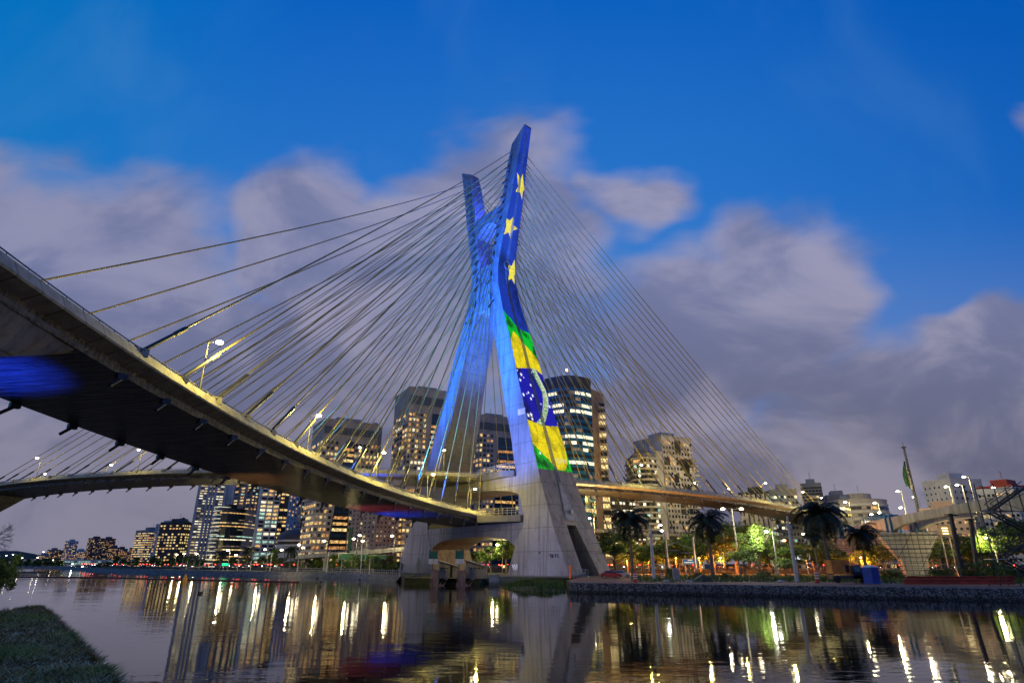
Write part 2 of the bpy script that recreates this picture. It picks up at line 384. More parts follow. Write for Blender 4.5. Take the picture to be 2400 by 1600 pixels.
ST = [[fs(*p) for p in L] for L in (((256, 446), (286, 500), (303, 455), (310, 540), (318, 588), (303, 604), (296, 672), (283, 614), (243, 604), (264, 560)),
     ((162, 825), (195, 845), (228, 810), (222, 880), (260, 915), (218, 930), (200, 998), (183, 945), (145, 962), (165, 890)),
     ((235, 1170), (239, 1250), (244, 1278), (232, 1310), (237, 1380), (210, 1330), (180, 1347), (192, 1280), (180, 1215), (212, 1225)))]
ZFLAG0 = fc(345, 1478)[1]
def inside(p, poly):
    x, y = p; c = False; j = len(poly) - 1
    for i in range(len(poly)):
        xi, yi = poly[i]; xj, yj = poly[j]
        if (yi > y) != (yj > y) and x < (xj - xi) * (y - yi) / (yj - yi) + xi: c = not c
        j = i
    return c
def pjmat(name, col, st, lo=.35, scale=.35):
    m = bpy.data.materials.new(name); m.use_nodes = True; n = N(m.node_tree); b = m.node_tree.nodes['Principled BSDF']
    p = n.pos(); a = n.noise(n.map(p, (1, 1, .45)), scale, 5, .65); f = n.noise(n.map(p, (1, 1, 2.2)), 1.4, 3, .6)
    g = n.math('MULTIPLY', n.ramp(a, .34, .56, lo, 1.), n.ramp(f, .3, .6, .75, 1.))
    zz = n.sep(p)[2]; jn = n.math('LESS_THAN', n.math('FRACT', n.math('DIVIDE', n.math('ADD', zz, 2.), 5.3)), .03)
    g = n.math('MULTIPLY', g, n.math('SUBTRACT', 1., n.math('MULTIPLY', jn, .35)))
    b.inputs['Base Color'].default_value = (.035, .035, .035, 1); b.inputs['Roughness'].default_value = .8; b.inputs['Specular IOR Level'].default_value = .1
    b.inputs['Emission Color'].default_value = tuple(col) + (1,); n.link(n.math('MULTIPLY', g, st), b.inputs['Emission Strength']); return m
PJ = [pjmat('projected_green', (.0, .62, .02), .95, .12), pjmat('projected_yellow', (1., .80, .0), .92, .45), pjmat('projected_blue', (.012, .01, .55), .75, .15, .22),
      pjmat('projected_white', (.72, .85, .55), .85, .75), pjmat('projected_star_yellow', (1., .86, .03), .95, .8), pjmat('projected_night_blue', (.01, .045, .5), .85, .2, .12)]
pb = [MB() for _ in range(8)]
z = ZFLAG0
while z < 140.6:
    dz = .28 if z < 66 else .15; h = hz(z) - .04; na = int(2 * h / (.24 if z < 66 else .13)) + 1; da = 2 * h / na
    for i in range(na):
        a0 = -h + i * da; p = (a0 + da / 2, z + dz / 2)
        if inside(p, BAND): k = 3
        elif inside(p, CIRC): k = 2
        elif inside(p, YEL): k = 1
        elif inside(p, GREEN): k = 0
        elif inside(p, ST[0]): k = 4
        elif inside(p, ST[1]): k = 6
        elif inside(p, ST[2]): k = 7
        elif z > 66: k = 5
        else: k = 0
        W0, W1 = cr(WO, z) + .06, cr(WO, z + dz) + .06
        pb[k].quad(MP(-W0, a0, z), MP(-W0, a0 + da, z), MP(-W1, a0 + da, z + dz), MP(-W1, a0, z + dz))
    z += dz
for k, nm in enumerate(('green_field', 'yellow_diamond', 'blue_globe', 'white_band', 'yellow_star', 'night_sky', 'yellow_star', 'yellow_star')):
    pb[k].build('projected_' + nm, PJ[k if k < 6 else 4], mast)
def onface(a, z, out=.05): return MP(-(cr(WO, z) + out), a, z)
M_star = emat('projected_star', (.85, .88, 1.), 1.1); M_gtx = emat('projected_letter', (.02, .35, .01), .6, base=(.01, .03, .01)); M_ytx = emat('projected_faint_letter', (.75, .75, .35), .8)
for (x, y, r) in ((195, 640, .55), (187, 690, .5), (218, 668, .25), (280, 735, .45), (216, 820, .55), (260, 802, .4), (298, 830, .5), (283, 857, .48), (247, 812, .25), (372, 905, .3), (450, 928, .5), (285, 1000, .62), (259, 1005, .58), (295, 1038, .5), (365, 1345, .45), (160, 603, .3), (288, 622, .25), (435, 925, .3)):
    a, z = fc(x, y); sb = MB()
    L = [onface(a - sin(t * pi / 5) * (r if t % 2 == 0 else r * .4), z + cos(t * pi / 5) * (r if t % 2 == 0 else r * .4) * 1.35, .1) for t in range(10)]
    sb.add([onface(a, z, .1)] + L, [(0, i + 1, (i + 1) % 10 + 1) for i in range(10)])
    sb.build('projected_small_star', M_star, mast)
def text_mesh(txt, size, bold=0.):
    cu = bpy.data.curves.new('txt', 'FONT'); cu.body = txt; cu.size = size; cu.align_x = 'CENTER'; cu.align_y = 'CENTER'; cu.offset = bold
    to = bpy.data.objects.new('txt', cu); COL.objects.link(to)
    me = bpy.data.meshes.new_from_object(to, depsgraph=bpy.context.evaluated_depsgraph_get()); bpy.data.objects.remove(to); return me
def text_on(name, txt, size, mat, parent, P0, ex, ey, bold=.0, lift=None):   # lettering laid on a plane through P0
    me = text_mesh(txt, size, bold); off = Vector(parent.location)
    for v in me.vertices: v.co = P0 + ex * v.co.x + ey * v.co.y - off
    me.materials.clear(); me.materials.append(mat); o = bpy.data.objects.new(name, me); COL.objects.link(o); o.parent = parent; return o
path = [(306, 615), (318, 650), (332, 682), (345, 713), (362, 748), (0, 0), (392, 805), (0, 0), (412, 850), (415, 885), (417, 918), (414, 952), (408, 985), (400, 1020), (386, 1050), (370, 1075)]
txt = 'ORDEM E PROGRESSO'
cpts = [fc(*p) for p in ((304, 612), (330, 672), (362, 738), (388, 790), (408, 835), (416, 885), (416, 940), (408, 985), (394, 1035), (368, 1078))]
def along(t):
    i = min(int(t * (len(cpts) - 1)), len(cpts) - 2); f_ = t * (len(cpts) - 1) - i
    a = cpts[i]; b = cpts[i + 1]; return (a[0] + (b[0] - a[0]) * f_, a[1] + (b[1] - a[1]) * f_), (b[0] - a[0], b[1] - a[1])
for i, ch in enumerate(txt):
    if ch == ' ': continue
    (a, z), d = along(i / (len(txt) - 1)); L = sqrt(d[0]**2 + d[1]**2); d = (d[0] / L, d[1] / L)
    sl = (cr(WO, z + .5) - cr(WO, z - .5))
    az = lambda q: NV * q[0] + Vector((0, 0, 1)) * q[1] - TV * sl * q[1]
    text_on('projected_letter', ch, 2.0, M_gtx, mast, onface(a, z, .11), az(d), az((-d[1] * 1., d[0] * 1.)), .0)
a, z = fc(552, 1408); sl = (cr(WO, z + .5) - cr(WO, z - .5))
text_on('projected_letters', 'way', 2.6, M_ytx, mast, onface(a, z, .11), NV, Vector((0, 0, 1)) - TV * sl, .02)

# ------------------------------------------------------------------ decks
PA = [3.5968, -.35875, -.0041782, 17.23, .020729, .00013282, 8.0546, 1.6588, 2.87e-6, -5.865e-8, -.0042349, -.00028595]
PBk = [3.2508, .50176, .004383, 28.441, .020518, -.0001137, 7.9155, 1.5094, 7.43e-7, -1.687e-7, -.0002073, -.0000497]
def mkpath(q):
    w0, ph, k, z0, a, b = q[:6]; k2, c = q[8:10]; tab = {}
    for sg in (1, -1):
        u_ = 0.; w_ = w0; s_ = 0.; tab[0] = (0., w0, ph); i = 0
        while i < 260:
            t0 = ph + k * s_ + k2 * s_**2; s_ += sg; t1 = ph + k * s_ + k2 * s_**2
            u_ += sg * .5 * (cos(t0) + cos(t1)); w_ += sg * .5 * (sin(t0) + sin(t1)); i += 1; tab[i * sg] = (u_, w_, t1)
    def P(s, o, dz, zfun=None):
        i = math.floor(s); f_ = s - i; A_, B_ = tab[i], tab[i + 1]
        u_ = A_[0] + (B_[0] - A_[0]) * f_; w_ = A_[1] + (B_[1] - A_[1]) * f_; th = A_[2] + (B_[2] - A_[2]) * f_
        u_ -= sin(th) * o; w_ += cos(th) * o
        z = z0 + a * s + b * s * s + c * s**3 + dz + (q[10] + q[11] * s) * o
        return CC + NV * u_ + TV * w_ + Vector((0, 0, z))
    return P
DA, DB = mkpath(PA), mkpath(PBk)
def make_deck(name, label, P, q, s0, s1, step=2.0):
    hw = q[6]; root = empty(name, P(0, 0, -q[7]), label, 'bridge deck')
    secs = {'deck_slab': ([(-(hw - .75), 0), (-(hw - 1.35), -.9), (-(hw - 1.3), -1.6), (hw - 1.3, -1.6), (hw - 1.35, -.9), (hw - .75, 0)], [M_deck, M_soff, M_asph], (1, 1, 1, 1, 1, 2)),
            'parapet': None}
    def sweep(nm, sec, mats, mi, closed=True):
        mb = MB(); k = len(sec); runs = []; s = s0; cnt = int((s1 - s0) / step)
        for i in range(cnt + 1):
            s = s0 + (s1 - s0) * i / cnt
            for o_, dz in sec: mb.v.append(tuple(P(s, o_, dz))); runs.append(s)
        for i in range(cnt):
            for j in range(k if closed else k - 1):
                b_ = i * k; mb.f.append((b_ + j, b_ + (j + 1) % k, b_ + k + (j + 1) % k, b_ + k + j)); mb.m.append(mi[j])
        mb.f.append(tuple(range(k - 1, -1, -1))); mb.m.append(mi[0]); b_ = cnt * k; mb.f.append(tuple(b_ + j for j in range(k))); mb.m.append(mi[0])
        o = mb.build(nm, mats, root); at_ = o.data.attributes.new('run', 'FLOAT', 'POINT'); at_.data.foreach_set('value', runs); return o
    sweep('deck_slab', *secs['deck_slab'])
    for sg in (-1, 1):
        sec = [(sg * (hw - .72), .75), (sg * (hw - .50), .8), (sg * hw, -.18), (sg * (hw - .06), -.34), (sg * (hw - 1.5), -.86), (sg * (hw - 1.0), .0)]
        sweep('parapet', sec, [M_fasc], (0,) * 6)
        rb = MB(); s = s0 + 1
        pl = []
        while s < s1 - 1:
            rb.tube([P(s, sg * (hw - .62), .75), P(s, sg * (hw - .72), 1.1)], .05, 4, caps=False); pl.append(P(s, sg * (hw - .72), 1.1)); s += 2.0
        rb.tube(pl, .07, 4); rb.build('guard_rail', M_steel, root)
    return root
deckA = make_deck('bridge_deck', 'lower curved concrete deck sweeping from overhead at left down to the mast', DA, PA, -190, 168)
deckB = make_deck('bridge_deck', 'upper curved concrete deck passing through the mast and running away to the right', DB, PBk, -196, 215)
def anchor_mesh(P, s, o_, sg, root, dirv, big):
    mb = MB(); c = P(s, o_ - sg * 1.15, -1.9); d = dirv.normalized()
    mb.box(P(s, o_ - sg * 1.25, -1.75), (.8, .6, .5), AZ + .3); mb.tube([c, c - d * 1.3], .17, 8); mb.build('anchor_block', M_dsteel, root)
    mb = MB(); b0 = P(s, o_ - sg * .75, .1)
    mb.box(P(s - .8, o_ - sg * .75, .75), (1.3, .7, .7), AZ + .3); mb.build('anchor_kerb', M_deck, root)
    mb = MB(); mb.tube([b0, b0 + d * .5, b0 + d * .6, b0 + d * 5., b0 + d * 5.05, b0 + d * 6.4, b0 + d * 6.8], [.34, .34, .2, .2, .25, .25, .12], 8); mb.build('anchor_tube', M_tube, root)
def cables(P, q, root, s_list, ztop, zbot, back):
    hw = q[6]; n_ = len(s_list)
    for sg in (-1, 1):
        for i, s in enumerate(s_list):
            if s > 0 and sg > 0 and q is PA: s = s * 1.065
            o_ = sg * hw; a = P(s, o_ - sg * .75, .2); zt = ztop + (zbot - ztop) * (1 - (i / (n_ - 1)) ** .9)
            zt = zbot + (ztop - zbot) * (i / (n_ - 1)) ** .85
            wm = cr(WI, zt) * .72 + cr(WO, zt) * .28 if not back else cr(WI, zt) * .45 + cr(WO, zt) * .55
            t_ = MP(sg * wm, (hz(zt) - .05) * (-1 if back else 1), zt); L = (t_ - a).length
            pts = []
            for k in range(13):
                f_ = k / 12; p = a.lerp(t_, f_); p.z -= 4 * f_ * (1 - f_) * L * L * 7e-5 * (abs((t_ - a).xy.length) / L); pts.append(p)
            mb = MB(); mb.tube(pts, .12 if back else .105, 7, caps=False); mb.build('cable', M_cable, root, smooth=True)
            tb = MB(); d = (pts[-2] - pts[-1]).normalized(); tb.tube([t_ - d * .3, t_ + d * 2.2], .24, 6); tb.build('cable_socket', M_tube, mast) if i % 2 == 0 else None
            anchor_mesh(P, s, o_, sg, root, pts[1] - pts[0], True)
cables(DA, PA, deckA, [15 + i * 6.88 for i in range(18)], 134, 84, False)
cables(DA, PA, deckA, [-(22 + i * 6.9) for i in range(18)], 131, 80, True)
cables(DB, PBk, deckB, [25.5 + i * 7.8 for i in range(18)], 131, 81, False)
cables(DB, PBk, deckB, [-(24 + i * 7.55) for i in range(18)], 134, 83, True)
# widened platforms where the decks meet the near leg
def wing(P, q, root, sa, sb_, z, wl):
    hw = q[6]; e = [P(s, -hw + .1, 0) for s in (sa, (sa * 2 + sb_) / 3, (sa + sb_ * 2) / 3, sb_)]
    pts = [(p.x, p.y) for p in e]; k1 = MP(-wl, hz(z) * -.3, 0); k2 = MP(-wl, hz(z) + .7, 0); k3 = MP(-wl + 3, hz(z) + 2.4, 0)
    pts += [(k1.x, k1.y), (k2.x, k2.y), (k3.x, k3.y)]
    mb = MB(); mb.prism(pts, z - 1.5, z + .02); mb.build('platform', M_fasc, root)
    rb = MB(); line = [e[0], k3, k2]
    for a, b in zip(line, line[1:]):
        nn = max(2, int((Vector(a).xy - Vector(b).xy).length / 1.1))
        for i in range(nn):
            p = Vector(a).lerp(Vector(b), i / nn); rb.tube([(p.x, p.y, z), (p.x, p.y, z + 1.7)], .05, 4)
        for hh in (.6, 1.15, 1.7): rb.tube([(a[0], a[1], z + hh), (b[0], b[1], z + hh)], .05, 4)
    rb.build('platform_railing', pmat('railing_yellow_grey', (.4, .38, .28), .5), root)
wing(DA, PA, deckA, 17, -6, 17.2, 20.9)
wing(DB, PBk, deckB, 3, -14, 28.4, 18.)
# haunches and piers that carry the river ends of the decks
def haunch(P, q, root, sa, sb_, dep, out):
    mb = MB(); hw = q[6] - 1.2; K = 8
    top = []; bot = []
    for i in range(K + 1):
        s = sa + (sb_ - sa) * i / K; d = dep * min(1, (i / K) * 2.6) ** .9 + .01
        top.append((P(s, -hw, -1.2), P(s, hw, -1.2))); bot.append((P(s, -hw + 1. + d * out, -1.6 - d), P(s, hw - 1. - d * out, -1.6 - d)))
    for i in range(K):
        mb.quad(top[i][0], top[i + 1][0], bot[i + 1][0], bot[i][0]); mb.quad(bot[i][0], bot[i + 1][0], bot[i + 1][1], bot[i][1]); mb.quad(bot[i][1], bot[i + 1][1], top[i + 1][1], top[i][1])
    mb.quad(top[K][0], top[K][1], bot[K][1], bot[K][0]); mb.build('pier_head', M_conc, root)
haunch(DA, PA, deckA, 137, 160, 3.7, .25)
haunch(DB, PBk, deckB, 161, 186, 7., .9)
mb = MB()
for P, s, zz_, wd in ((DA, 158, 3.0, 3.), (DB, 186, 2.0, 4.)):
    a = P(s, 0, -3); mb.box((a.x, a.y, (a.z + 1) / 2), (wd * 1.6, wd, a.z - 1.), AZ)
mb.build('river_pier', M_conc, deckB)

# ------------------------------------------------------------------ water and ground
def water_mat():
    m = bpy.data.materials.new('river_water'); m.use_nodes = True; n = N(m.node_tree); b = m.node_tree.nodes['Principled BSDF']
    p = n.pos(); b.inputs['Base Color'].default_value = (.006, .005, .005, 1); b.inputs['Roughness'].default_value = .035; b.inputs['IOR'].default_value = 1.33
    a = n.noise(n.map(p, (.5, 1.1, 1)), 1.5, 3, .5, .3); c = n.noise(n.map(p, (.25, .7, 1)), .25, 2)
    bp = n.new('ShaderNodeBump'); bp.inputs['Strength'].default_value = 1.; bp.inputs['Distance'].default_value = .0085
    pt = n.ramp(n.noise(n.map(p, (.6, 1.4, 1), (0, 0, .3)), .045, 4, .6), .38, .62, .35, 1.35)
    n.link(n.math('MULTIPLY', n.math('ADD', a, n.math('MULTIPLY', c, 1.6)), pt), bp.inputs['Height']); n.link(bp.outputs[0], b.inputs['Normal']); return m
mb = MB(); mb.quad((-2500, -60, 2), (1500, -60, 2), (1500, 2500, 2), (-2500, 2500, 2)); tag(mb.build('river_water', water_mat()), kind='structure')
M_ground = pmat('dark_verge', (.035, .04, .02), .95, 0, .5, .4, .6)
M_dirt = pmat('red_dirt', (.22, .10, .07), .95, 0, .35, .6, .6)
BANK = [(170, 21), (90, 58), (58, 73), (8.8, 95.6), (9.5, 112), (13.5, 131), (2, 141), (-6, 140), (-10, 131), (-22, 131), (-26, 150), (-40, 182), (-55, 196), (-90, 224), (-131, 256), (-190, 312), (-244, 374), (-320, 460), (-402, 566), (-560, 680), (-760, 800), (-1600, 1100)]
def smooth(z): return z
mb = MB(); g = [(x, y, 3.25) for x, y in BANK]; top = g + [(-1600, 6000, 3.25), (5000, 6000, 3.25), (5000, 21, 3.25)]
mb.add(top, [tuple(range(len(top)))]); 
for a, b in zip(g, g[1:]):
    d = Vector((b[0] - a[0], b[1] - a[1], 0)).normalized(); o_ = Vector((-d.y, d.x, 0)) * (-1.2)
    mb.quad(Vector(a) , Vector((a[0], a[1], .5)) - o_ * 0, Vector((b[0], b[1], .5)), Vector(b))
tag(mb.build('far_bank_ground', M_ground), kind='structure')
mb = MB(); mb.add([(x, y, 3.256) for x, y in [(90.5, 58.6), (58.3, 73.6), (9.2, 96.2), (9.9, 112), (13.9, 131), (15, 135), (24, 128), (34, 116), (62, 96), (96, 78)]], [tuple(range(10))])
tag(mb.build('dirt_track', M_dirt), kind='structure')
NB = [(-21, 14), (-33, 26), (-52, 52), (-72, 84), (-170, 198), (-420, 478), (-640, 700), (-1600, 1000)]
mb = MB(); q = [(x, y, 3.2) for x, y in NB] + [(-3000, 1000, 3.2), (-3000, -200, 3.2), (-21, -200, 3.2)]
mb.add(q, [tuple(range(len(q)))]); 
for a, b in zip(q[:8], q[1:8]): mb.quad(a, b, (b[0], b[1], .5), (a[0], a[1], .5))
tag(mb.build('near_bank_ground', M_ground), kind='structure')
# foreground mown bank
def grass_edge():
    P = []
    for px, py in ((-160, 1452), (0, 1434), (60, 1424), (88, 1421), (106, 1429), (138, 1462), (179, 1505), (217, 1541), (275, 1600), (330, 1665), (400, 1760)):
        r = ray(px, py); k = (4.4 - CZ) / r.z; P.append(Vector((k * r.x, k * r.y, 4.4)))
    return P
GE = grass_edge()
mb = MB(); q = [tuple(p) for p in GE] + [(-4, 3, 4.4), (-40, 3, 4.4), (-40, GE[0].y, 4.4)]
mb.add(q, [tuple(range(len(q)))])
for a, b in zip(GE, GE[1:]): mb.quad(a, (a.x + .25, a.y + .3, 1.5), (b.x + .25, b.y + .3, 1.5), b)
tag(mb.build('near_bank_turf', pmat('turf_soil', (.07, .055, .025), .95, 0, .4, 2.5, .8)), kind='structure')
gp = [(p.x, p.y) for p in GE] + [(-4, 3), (-30, 3), (-30, GE[0].y)]
mb = MB(); cnt = 0
while cnt < 95000:
    y = 6.5 + (R() ** 1.5) * 20; x = RU(-.92 * y - 1, -.45 * y)
    if not inside((x, y), gp): continue
    nz = sin(x * 1.3 + sin(y * .9) * 2) * cos(y * 1.1 + x * .4)
    h = RU(.03, .085) * (1.1 + .45 * nz) * (1 + y * .02); a = RU(0, 2 * pi) if R() < .5 else RU(-.5, .6) + nz; t = RU(.1, .34); wd = RU(.005, .011) * (1 + y * .05)
    dx, dy = cos(a), sin(a); z0 = 4.395
    mi = 0 if nz > .15 + RU(-.6, .6) else 1 if R() < .66 else 2
    mb.add([(x - dy * wd, y + dx * wd, z0), (x + dy * wd, y - dx * wd, z0), (x + dx * t, y + dy * t, z0 + h)], [(0, 1, 2)], mi); cnt += 1
for e0, e1 in zip(GE[1:], GE[2:9]):
    L = (e1 - e0).length
    for i in range(int(L * 130)):
        p = e0.lerp(e1, R()); a = RU(0, 2 * pi); wd = .014; t = RU(.05, .22)
        mb.add([(p.x - .02, p.y, 4.38), (p.x + .02, p.y + wd, 4.38), (p.x + abs(cos(a)) * t, p.y + sin(a) * t, 4.4 + RU(-.25, .12))], [(0, 1, 2)], 1 if R() < .8 else 0)
tag(mb.build('mown_grass', [pmat('grass_green', (.23, .20, .03), .7, 0, .3, 2), pmat('grass_dry', (.34, .22, .10), .8, 0, .4, 2), pmat('grass_straw', (.6, .45, .24), .8, 0, .3, 2)]), kind='stuff')
# rubble wall with wire mesh
def gabion_mat():
    m = bpy.data.materials.new('gabion_stone'); m.use_nodes = True; n = N(m.node_tree); b = m.node_tree.nodes['Principled BSDF']
    p = n.pos(); v = n.new('ShaderNodeTexVoronoi'); v.inputs['Scale'].default_value = 4.2; n.link(n.map(p, (1, 1, 1.5)), v.inputs['Vector'])
    ve = n.new('ShaderNodeTexVoronoi', feature='DISTANCE_TO_EDGE'); ve.inputs['Scale'].default_value = 4.2; n.link(n.map(p, (1, 1, 1.5)), ve.inputs['Vector'])
    g = n.sep(v.outputs['Color'])[0]; c = n.mix(g, (.05, .05, .055), (.42, .41, .42)); c = n.mix(n.ramp(ve.outputs[0], .0, .12, 1, 0), c, (.012, .012, .012))
    x, y, z = n.sep(p)
    wire = n.math('LESS_THAN', n.math('FRACT', n.math('MULTIPLY', x, .52)), .045); c = n.mix(n.math('MULTIPLY', wire, .8), c, (.015, .015, .015))
    wl = n.ramp(z, 2.15, 2.5, .7, 0); c = n.mix(wl, c, (.01, .01, .01))
    n.link(c, b.inputs['Base Color']); b.inputs['Roughness'].default_value = .85
    bp = n.new('ShaderNodeBump'); bp.inputs['Distance'].default_value = .3; n.link(ve.outputs[0], bp.inputs['Height']); n.link(bp.outputs[0], b.inputs['Normal']); return m
M_gab = gabion_mat()
mb = MB()
for a, b in (((8.6, 95.3), (58, 72.7)), ((58, 72.7), (95, 55.6))):
    a = Vector((*a, 0)); b = Vector((*b, 0)); d = (b - a).normalized(); k = Vector((-d.y, d.x, 0))
    mb.prism([a - k * .25, b - k * .25, b + k * 1., a + k * 1.], .5, 3.34)
    L = (b - a).length; t = 0
    while t < L:                                   # stones standing proud of the face and the top
        p = a + d * t; z = RU(2, 3.3); mb.ball((p.x - k.x * .28, p.y - k.y * .28, z), RU(.08, .17), 0, 6, 3, (1.2, .8, .8)); t += RU(.12, .3)
mb.thing('gabion_wall', M_gab, 'long low wall of grey rubble in wire mesh along the right water edge', 'retaining wall')
mb = MB()
for a, b in zip(BANK[10:19], BANK[11:20]):
    a = Vector((*a, 0)); b = Vector((*b, 0)); d = (b - a).normalized(); k = Vector((-d.y, d.x, 0)); k = -k if k.dot(-a) < 0 else k
    mb.add([a + k * 2.2 + Vector((0, 0, 1)), b + k * 2.2 + Vector((0, 0, 1)), b + Vector((0, 0, 3.4)), a + Vector((0, 0, 3.4)), b - k * .8 + Vector((0, 0, 3.4)), a - k * .8 + Vector((0, 0, 3.4))], [(0, 1, 2, 3), (3, 2, 4, 5)])
mb.thing('stone_embankment', pmat('embankment_stone', (.13, .12, .11), .9, 0, .45, 1.2, .6), 'sloping grey stone embankment along the left far shore', 'embankment')
# avenue behind the bank
road = [(-470, 690), (-330, 505), (-230, 400), (-150, 322), (-60, 262), (0, 228), (60, 205), (115, 182), (190, 140), (300, 90)]
def offs(pts, o_):
    r = []
    for i, p in enumerate(pts):
        a = pts[max(0, i - 1)]; b = pts[min(len(pts) - 1, i + 1)]; d = Vector((b[0] - a[0], b[1] - a[1])).normalized(); r.append((p[0] - d.y * o_, p[1] + d.x * o_))
    return r
mb = MB(); A_, B_ = offs(road, -7), offs(road, 7)
for i in range(len(road) - 1):
    a, b, c, d = A_[i], A_[i + 1], B_[i + 1], B_[i]
    mb.add([(a[0], a[1], 4.3), (b[0], b[1], 4.3), (c[0], c[1], 4.3), (d[0], d[1], 4.3), (a[0], a[1], 3.1), (b[0], b[1], 3.1)], [(0, 1, 2, 3), (4, 5, 1, 0)])
tag(mb.build('avenue', M_asph), kind='structure')
mb = MB(); A2, B2 = offs(road, -3.6), offs(road, -3.45); 
for o_ in (-3.5, 0, 3.5):
    A2, B2 = offs(road, o_ - .08), offs(road, o_ + .08)
    for i in range(len(road) - 1): 
        for k in range(0, 10, 2):
            L = lambda P, t: (P[i][0] + (P[i + 1][0] - P[i][0]) * t, P[i][1] + (P[i + 1][1] - P[i][1]) * t, 4.305)
            mb.quad(L(A2, k / 10), L(A2, (k + 1) / 10), L(B2, (k + 1) / 10), L(B2, k / 10))
tag(mb.build('lane_markings', pmat('road_paint', (.6, .6, .55), .7)), kind='structure')
# low wooded hill far left
mb = MB(); K = 15
for j in range(5):
    for i in range(K + 1):
        x = -1250 + i * 32; e = sin(pi * min(1, max(0, (i + 2) / (K + 4)))) ** .8; t = j / 4
        mb.v.append((x, 900 + j * 50, 3 + e * sin(t * pi * .5) * (27 + 5 * sin(i * 1.7) + 3 * sin(i * 3.1))))
for j in range(4):
    for i in range(K): q = j * (K + 1) + i; mb.f.append((q, q + 1, q + K + 2, q + K + 1)); mb.m.append(0)
tag(mb.build('wooded_hill', pmat('far_hill', (.022, .028, .022), .95, 0, .4, .03)), kind='structure')

# ------------------------------------------------------------------ buildings
WM = {'w': emat('window_warm', (1, .56, .18), 1.25, 1, 1.1, .15), 'y': emat('window_yellow', (1, .74, .30), 1.4, 1, 1.1, .2), 'h': emat('window_white', (1, .90, .62), 1.75, 1, .7, .45),
      'c': emat('window_cool', (.62, 1, .78), 1.0, 1, 1., .2), 'o': emat('window_orange', (1, .45, .13), .9, 1, 1., .1), 'm': emat('window_dim', (1, .72, .45), .34, 1, .5, .1),
      'd': pmat('window_dark', (.02, .025, .03), .12, 0, .3, .3, 0, .6), 'b': pmat('window_blue_glass', (.01, .05, .10), .1, 0, .3, .3, 0, .7)}
def wallmat(name, c, **k): return pmat('wall_' + name, c, .8, 0, .18, .15, **k)
MESHC = {}
def wmesh(w_, h_, m):
    key = (round(w_, 2), round(h_, 2), m)
    if key not in MESHC:
        b = MB(); b.box((0, 0, 0), (w_, .16, h_), 0, 0)
        if w_ > 2.6:
            k = int(w_ / 1.6)
            for i in range(1, k): b.box((-w_ / 2 + w_ * i / k, -.1, 0), (.09, .05, h_), 0, 1)
        MESHC[key] = b.mesh('window', [WM[m], M_dsteel])
    return MESHC[key]
def building(name, label, plan, ztop, wall, floors, cols, wf=.6, hf=.5, pal='wwyd', lit=.6, rowlit=None, z0=3.2, band=None, group=None, cat='building', facades=None, roof=True, z_first=None, maxp=95, blank=None, cap=None, bandd=.35):
    cx = sum(p[0] for p in plan) / len(plan); cy = sum(p[1] for p in plan) / len(plan)
    root = empty(name, (cx, cy, z0), label, cat, group)
    mb = MB(); mb.prism(plan, z0, ztop, 0)
    fh = (ztop - z0) / (floors + .7)
    if band:
        for f in range(floors + 1):
            zz = z0 + fh * (f + .12)
            pl = [(cx + (p[0] - cx) * (1 + bandd / max(4, abs(Vector((p[0] - cx, p[1] - cy)).length))), cy + (p[1] - cy) * (1 + bandd / max(4, abs(Vector((p[0] - cx, p[1] - cy)).length)))) for p in plan]
            mb.prism(pl, zz - fh * .14, zz + fh * .14, 1)
    mb.build('wall', [wall, band or wall], root)
    if roof:
        rb = MB(); t = [(cx + (p[0] - cx) * 1.015, cy + (p[1] - cy) * 1.015) for p in plan]; rb.prism(t, ztop, ztop + .7)
        m_ = [(cx + (p[0] - cx) * .45, cy + (p[1] - cy) * .45) for p in plan]; rb.prism(m_, ztop + .7, ztop + 3.2)
        rb.tube([(cx, cy, ztop + 3), (cx, cy, ztop + 7)], .12, 4)
        rb.build('roof', cap or wall, root)
    ws = []; k = len(plan)
    for i in range(k):
        a = Vector((*plan[i], 0)); b = Vector((*plan[(i + 1) % k], 0)); d = b - a; L = d.length; d.normalize(); nn = Vector((d.y, -d.x, 0)); mid = (a + b) / 2
        if nn.dot(mid - Vector((cx, cy, 0))) < 0: nn = -nn
        if nn.dot(-mid) <= 0.02 * mid.length: continue
        cc = cols[i] if isinstance(cols, (list, tuple)) else cols
        if not cc: continue
        rz = atan2(nn.x, -nn.y); bw = L / cc
        for f in range(floors):
            rl = rowlit[f % len(rowlit)] if rowlit else None; lp = min(.95, lit * (.35 + 1.3 * R())); pz = random.choice(pal)
            for c_ in range(cc):
                zc = z0 + fh * (f + .62)
                if blank and blank(i, f, c_): continue
                r_ = R()
                if rl is not None: m_ = (rl if r_ < .66 else 'm' if r_ < .85 else 'd') if rl != 'd' else ('d' if r_ < .88 else 'm')
                else: m_ = (pz if R() < .6 else random.choice(pal)) if r_ < lp else ('m' if R() < .12 else 'd')
                p = a + d * (bw * (c_ + .5)) + nn * .1; p.z = zc
                ws.append((m_ in 'dmb', -nn.dot(mid) / mid.length * -1, bw * wf, fh * hf, m_, p, rz))
    ws.sort(key=lambda q: q[0])
    off = Vector((cx, cy, z0))
    for q in ws[:maxp]: inst('window', wmesh(q[2], q[3], q[4]), root, q[5] - off, q[6])
    if len(ws) > maxp:
        keys = sorted(set(q[4] for q in ws[maxp:])); sb = MB()
        for q in ws[maxp:]: sb.box(q[5], (q[2], .16, q[3]), q[6], keys.index(q[4]))
        sb.build('windows', [WM[c_] for c_ in keys], root, kind='stuff')
    return root
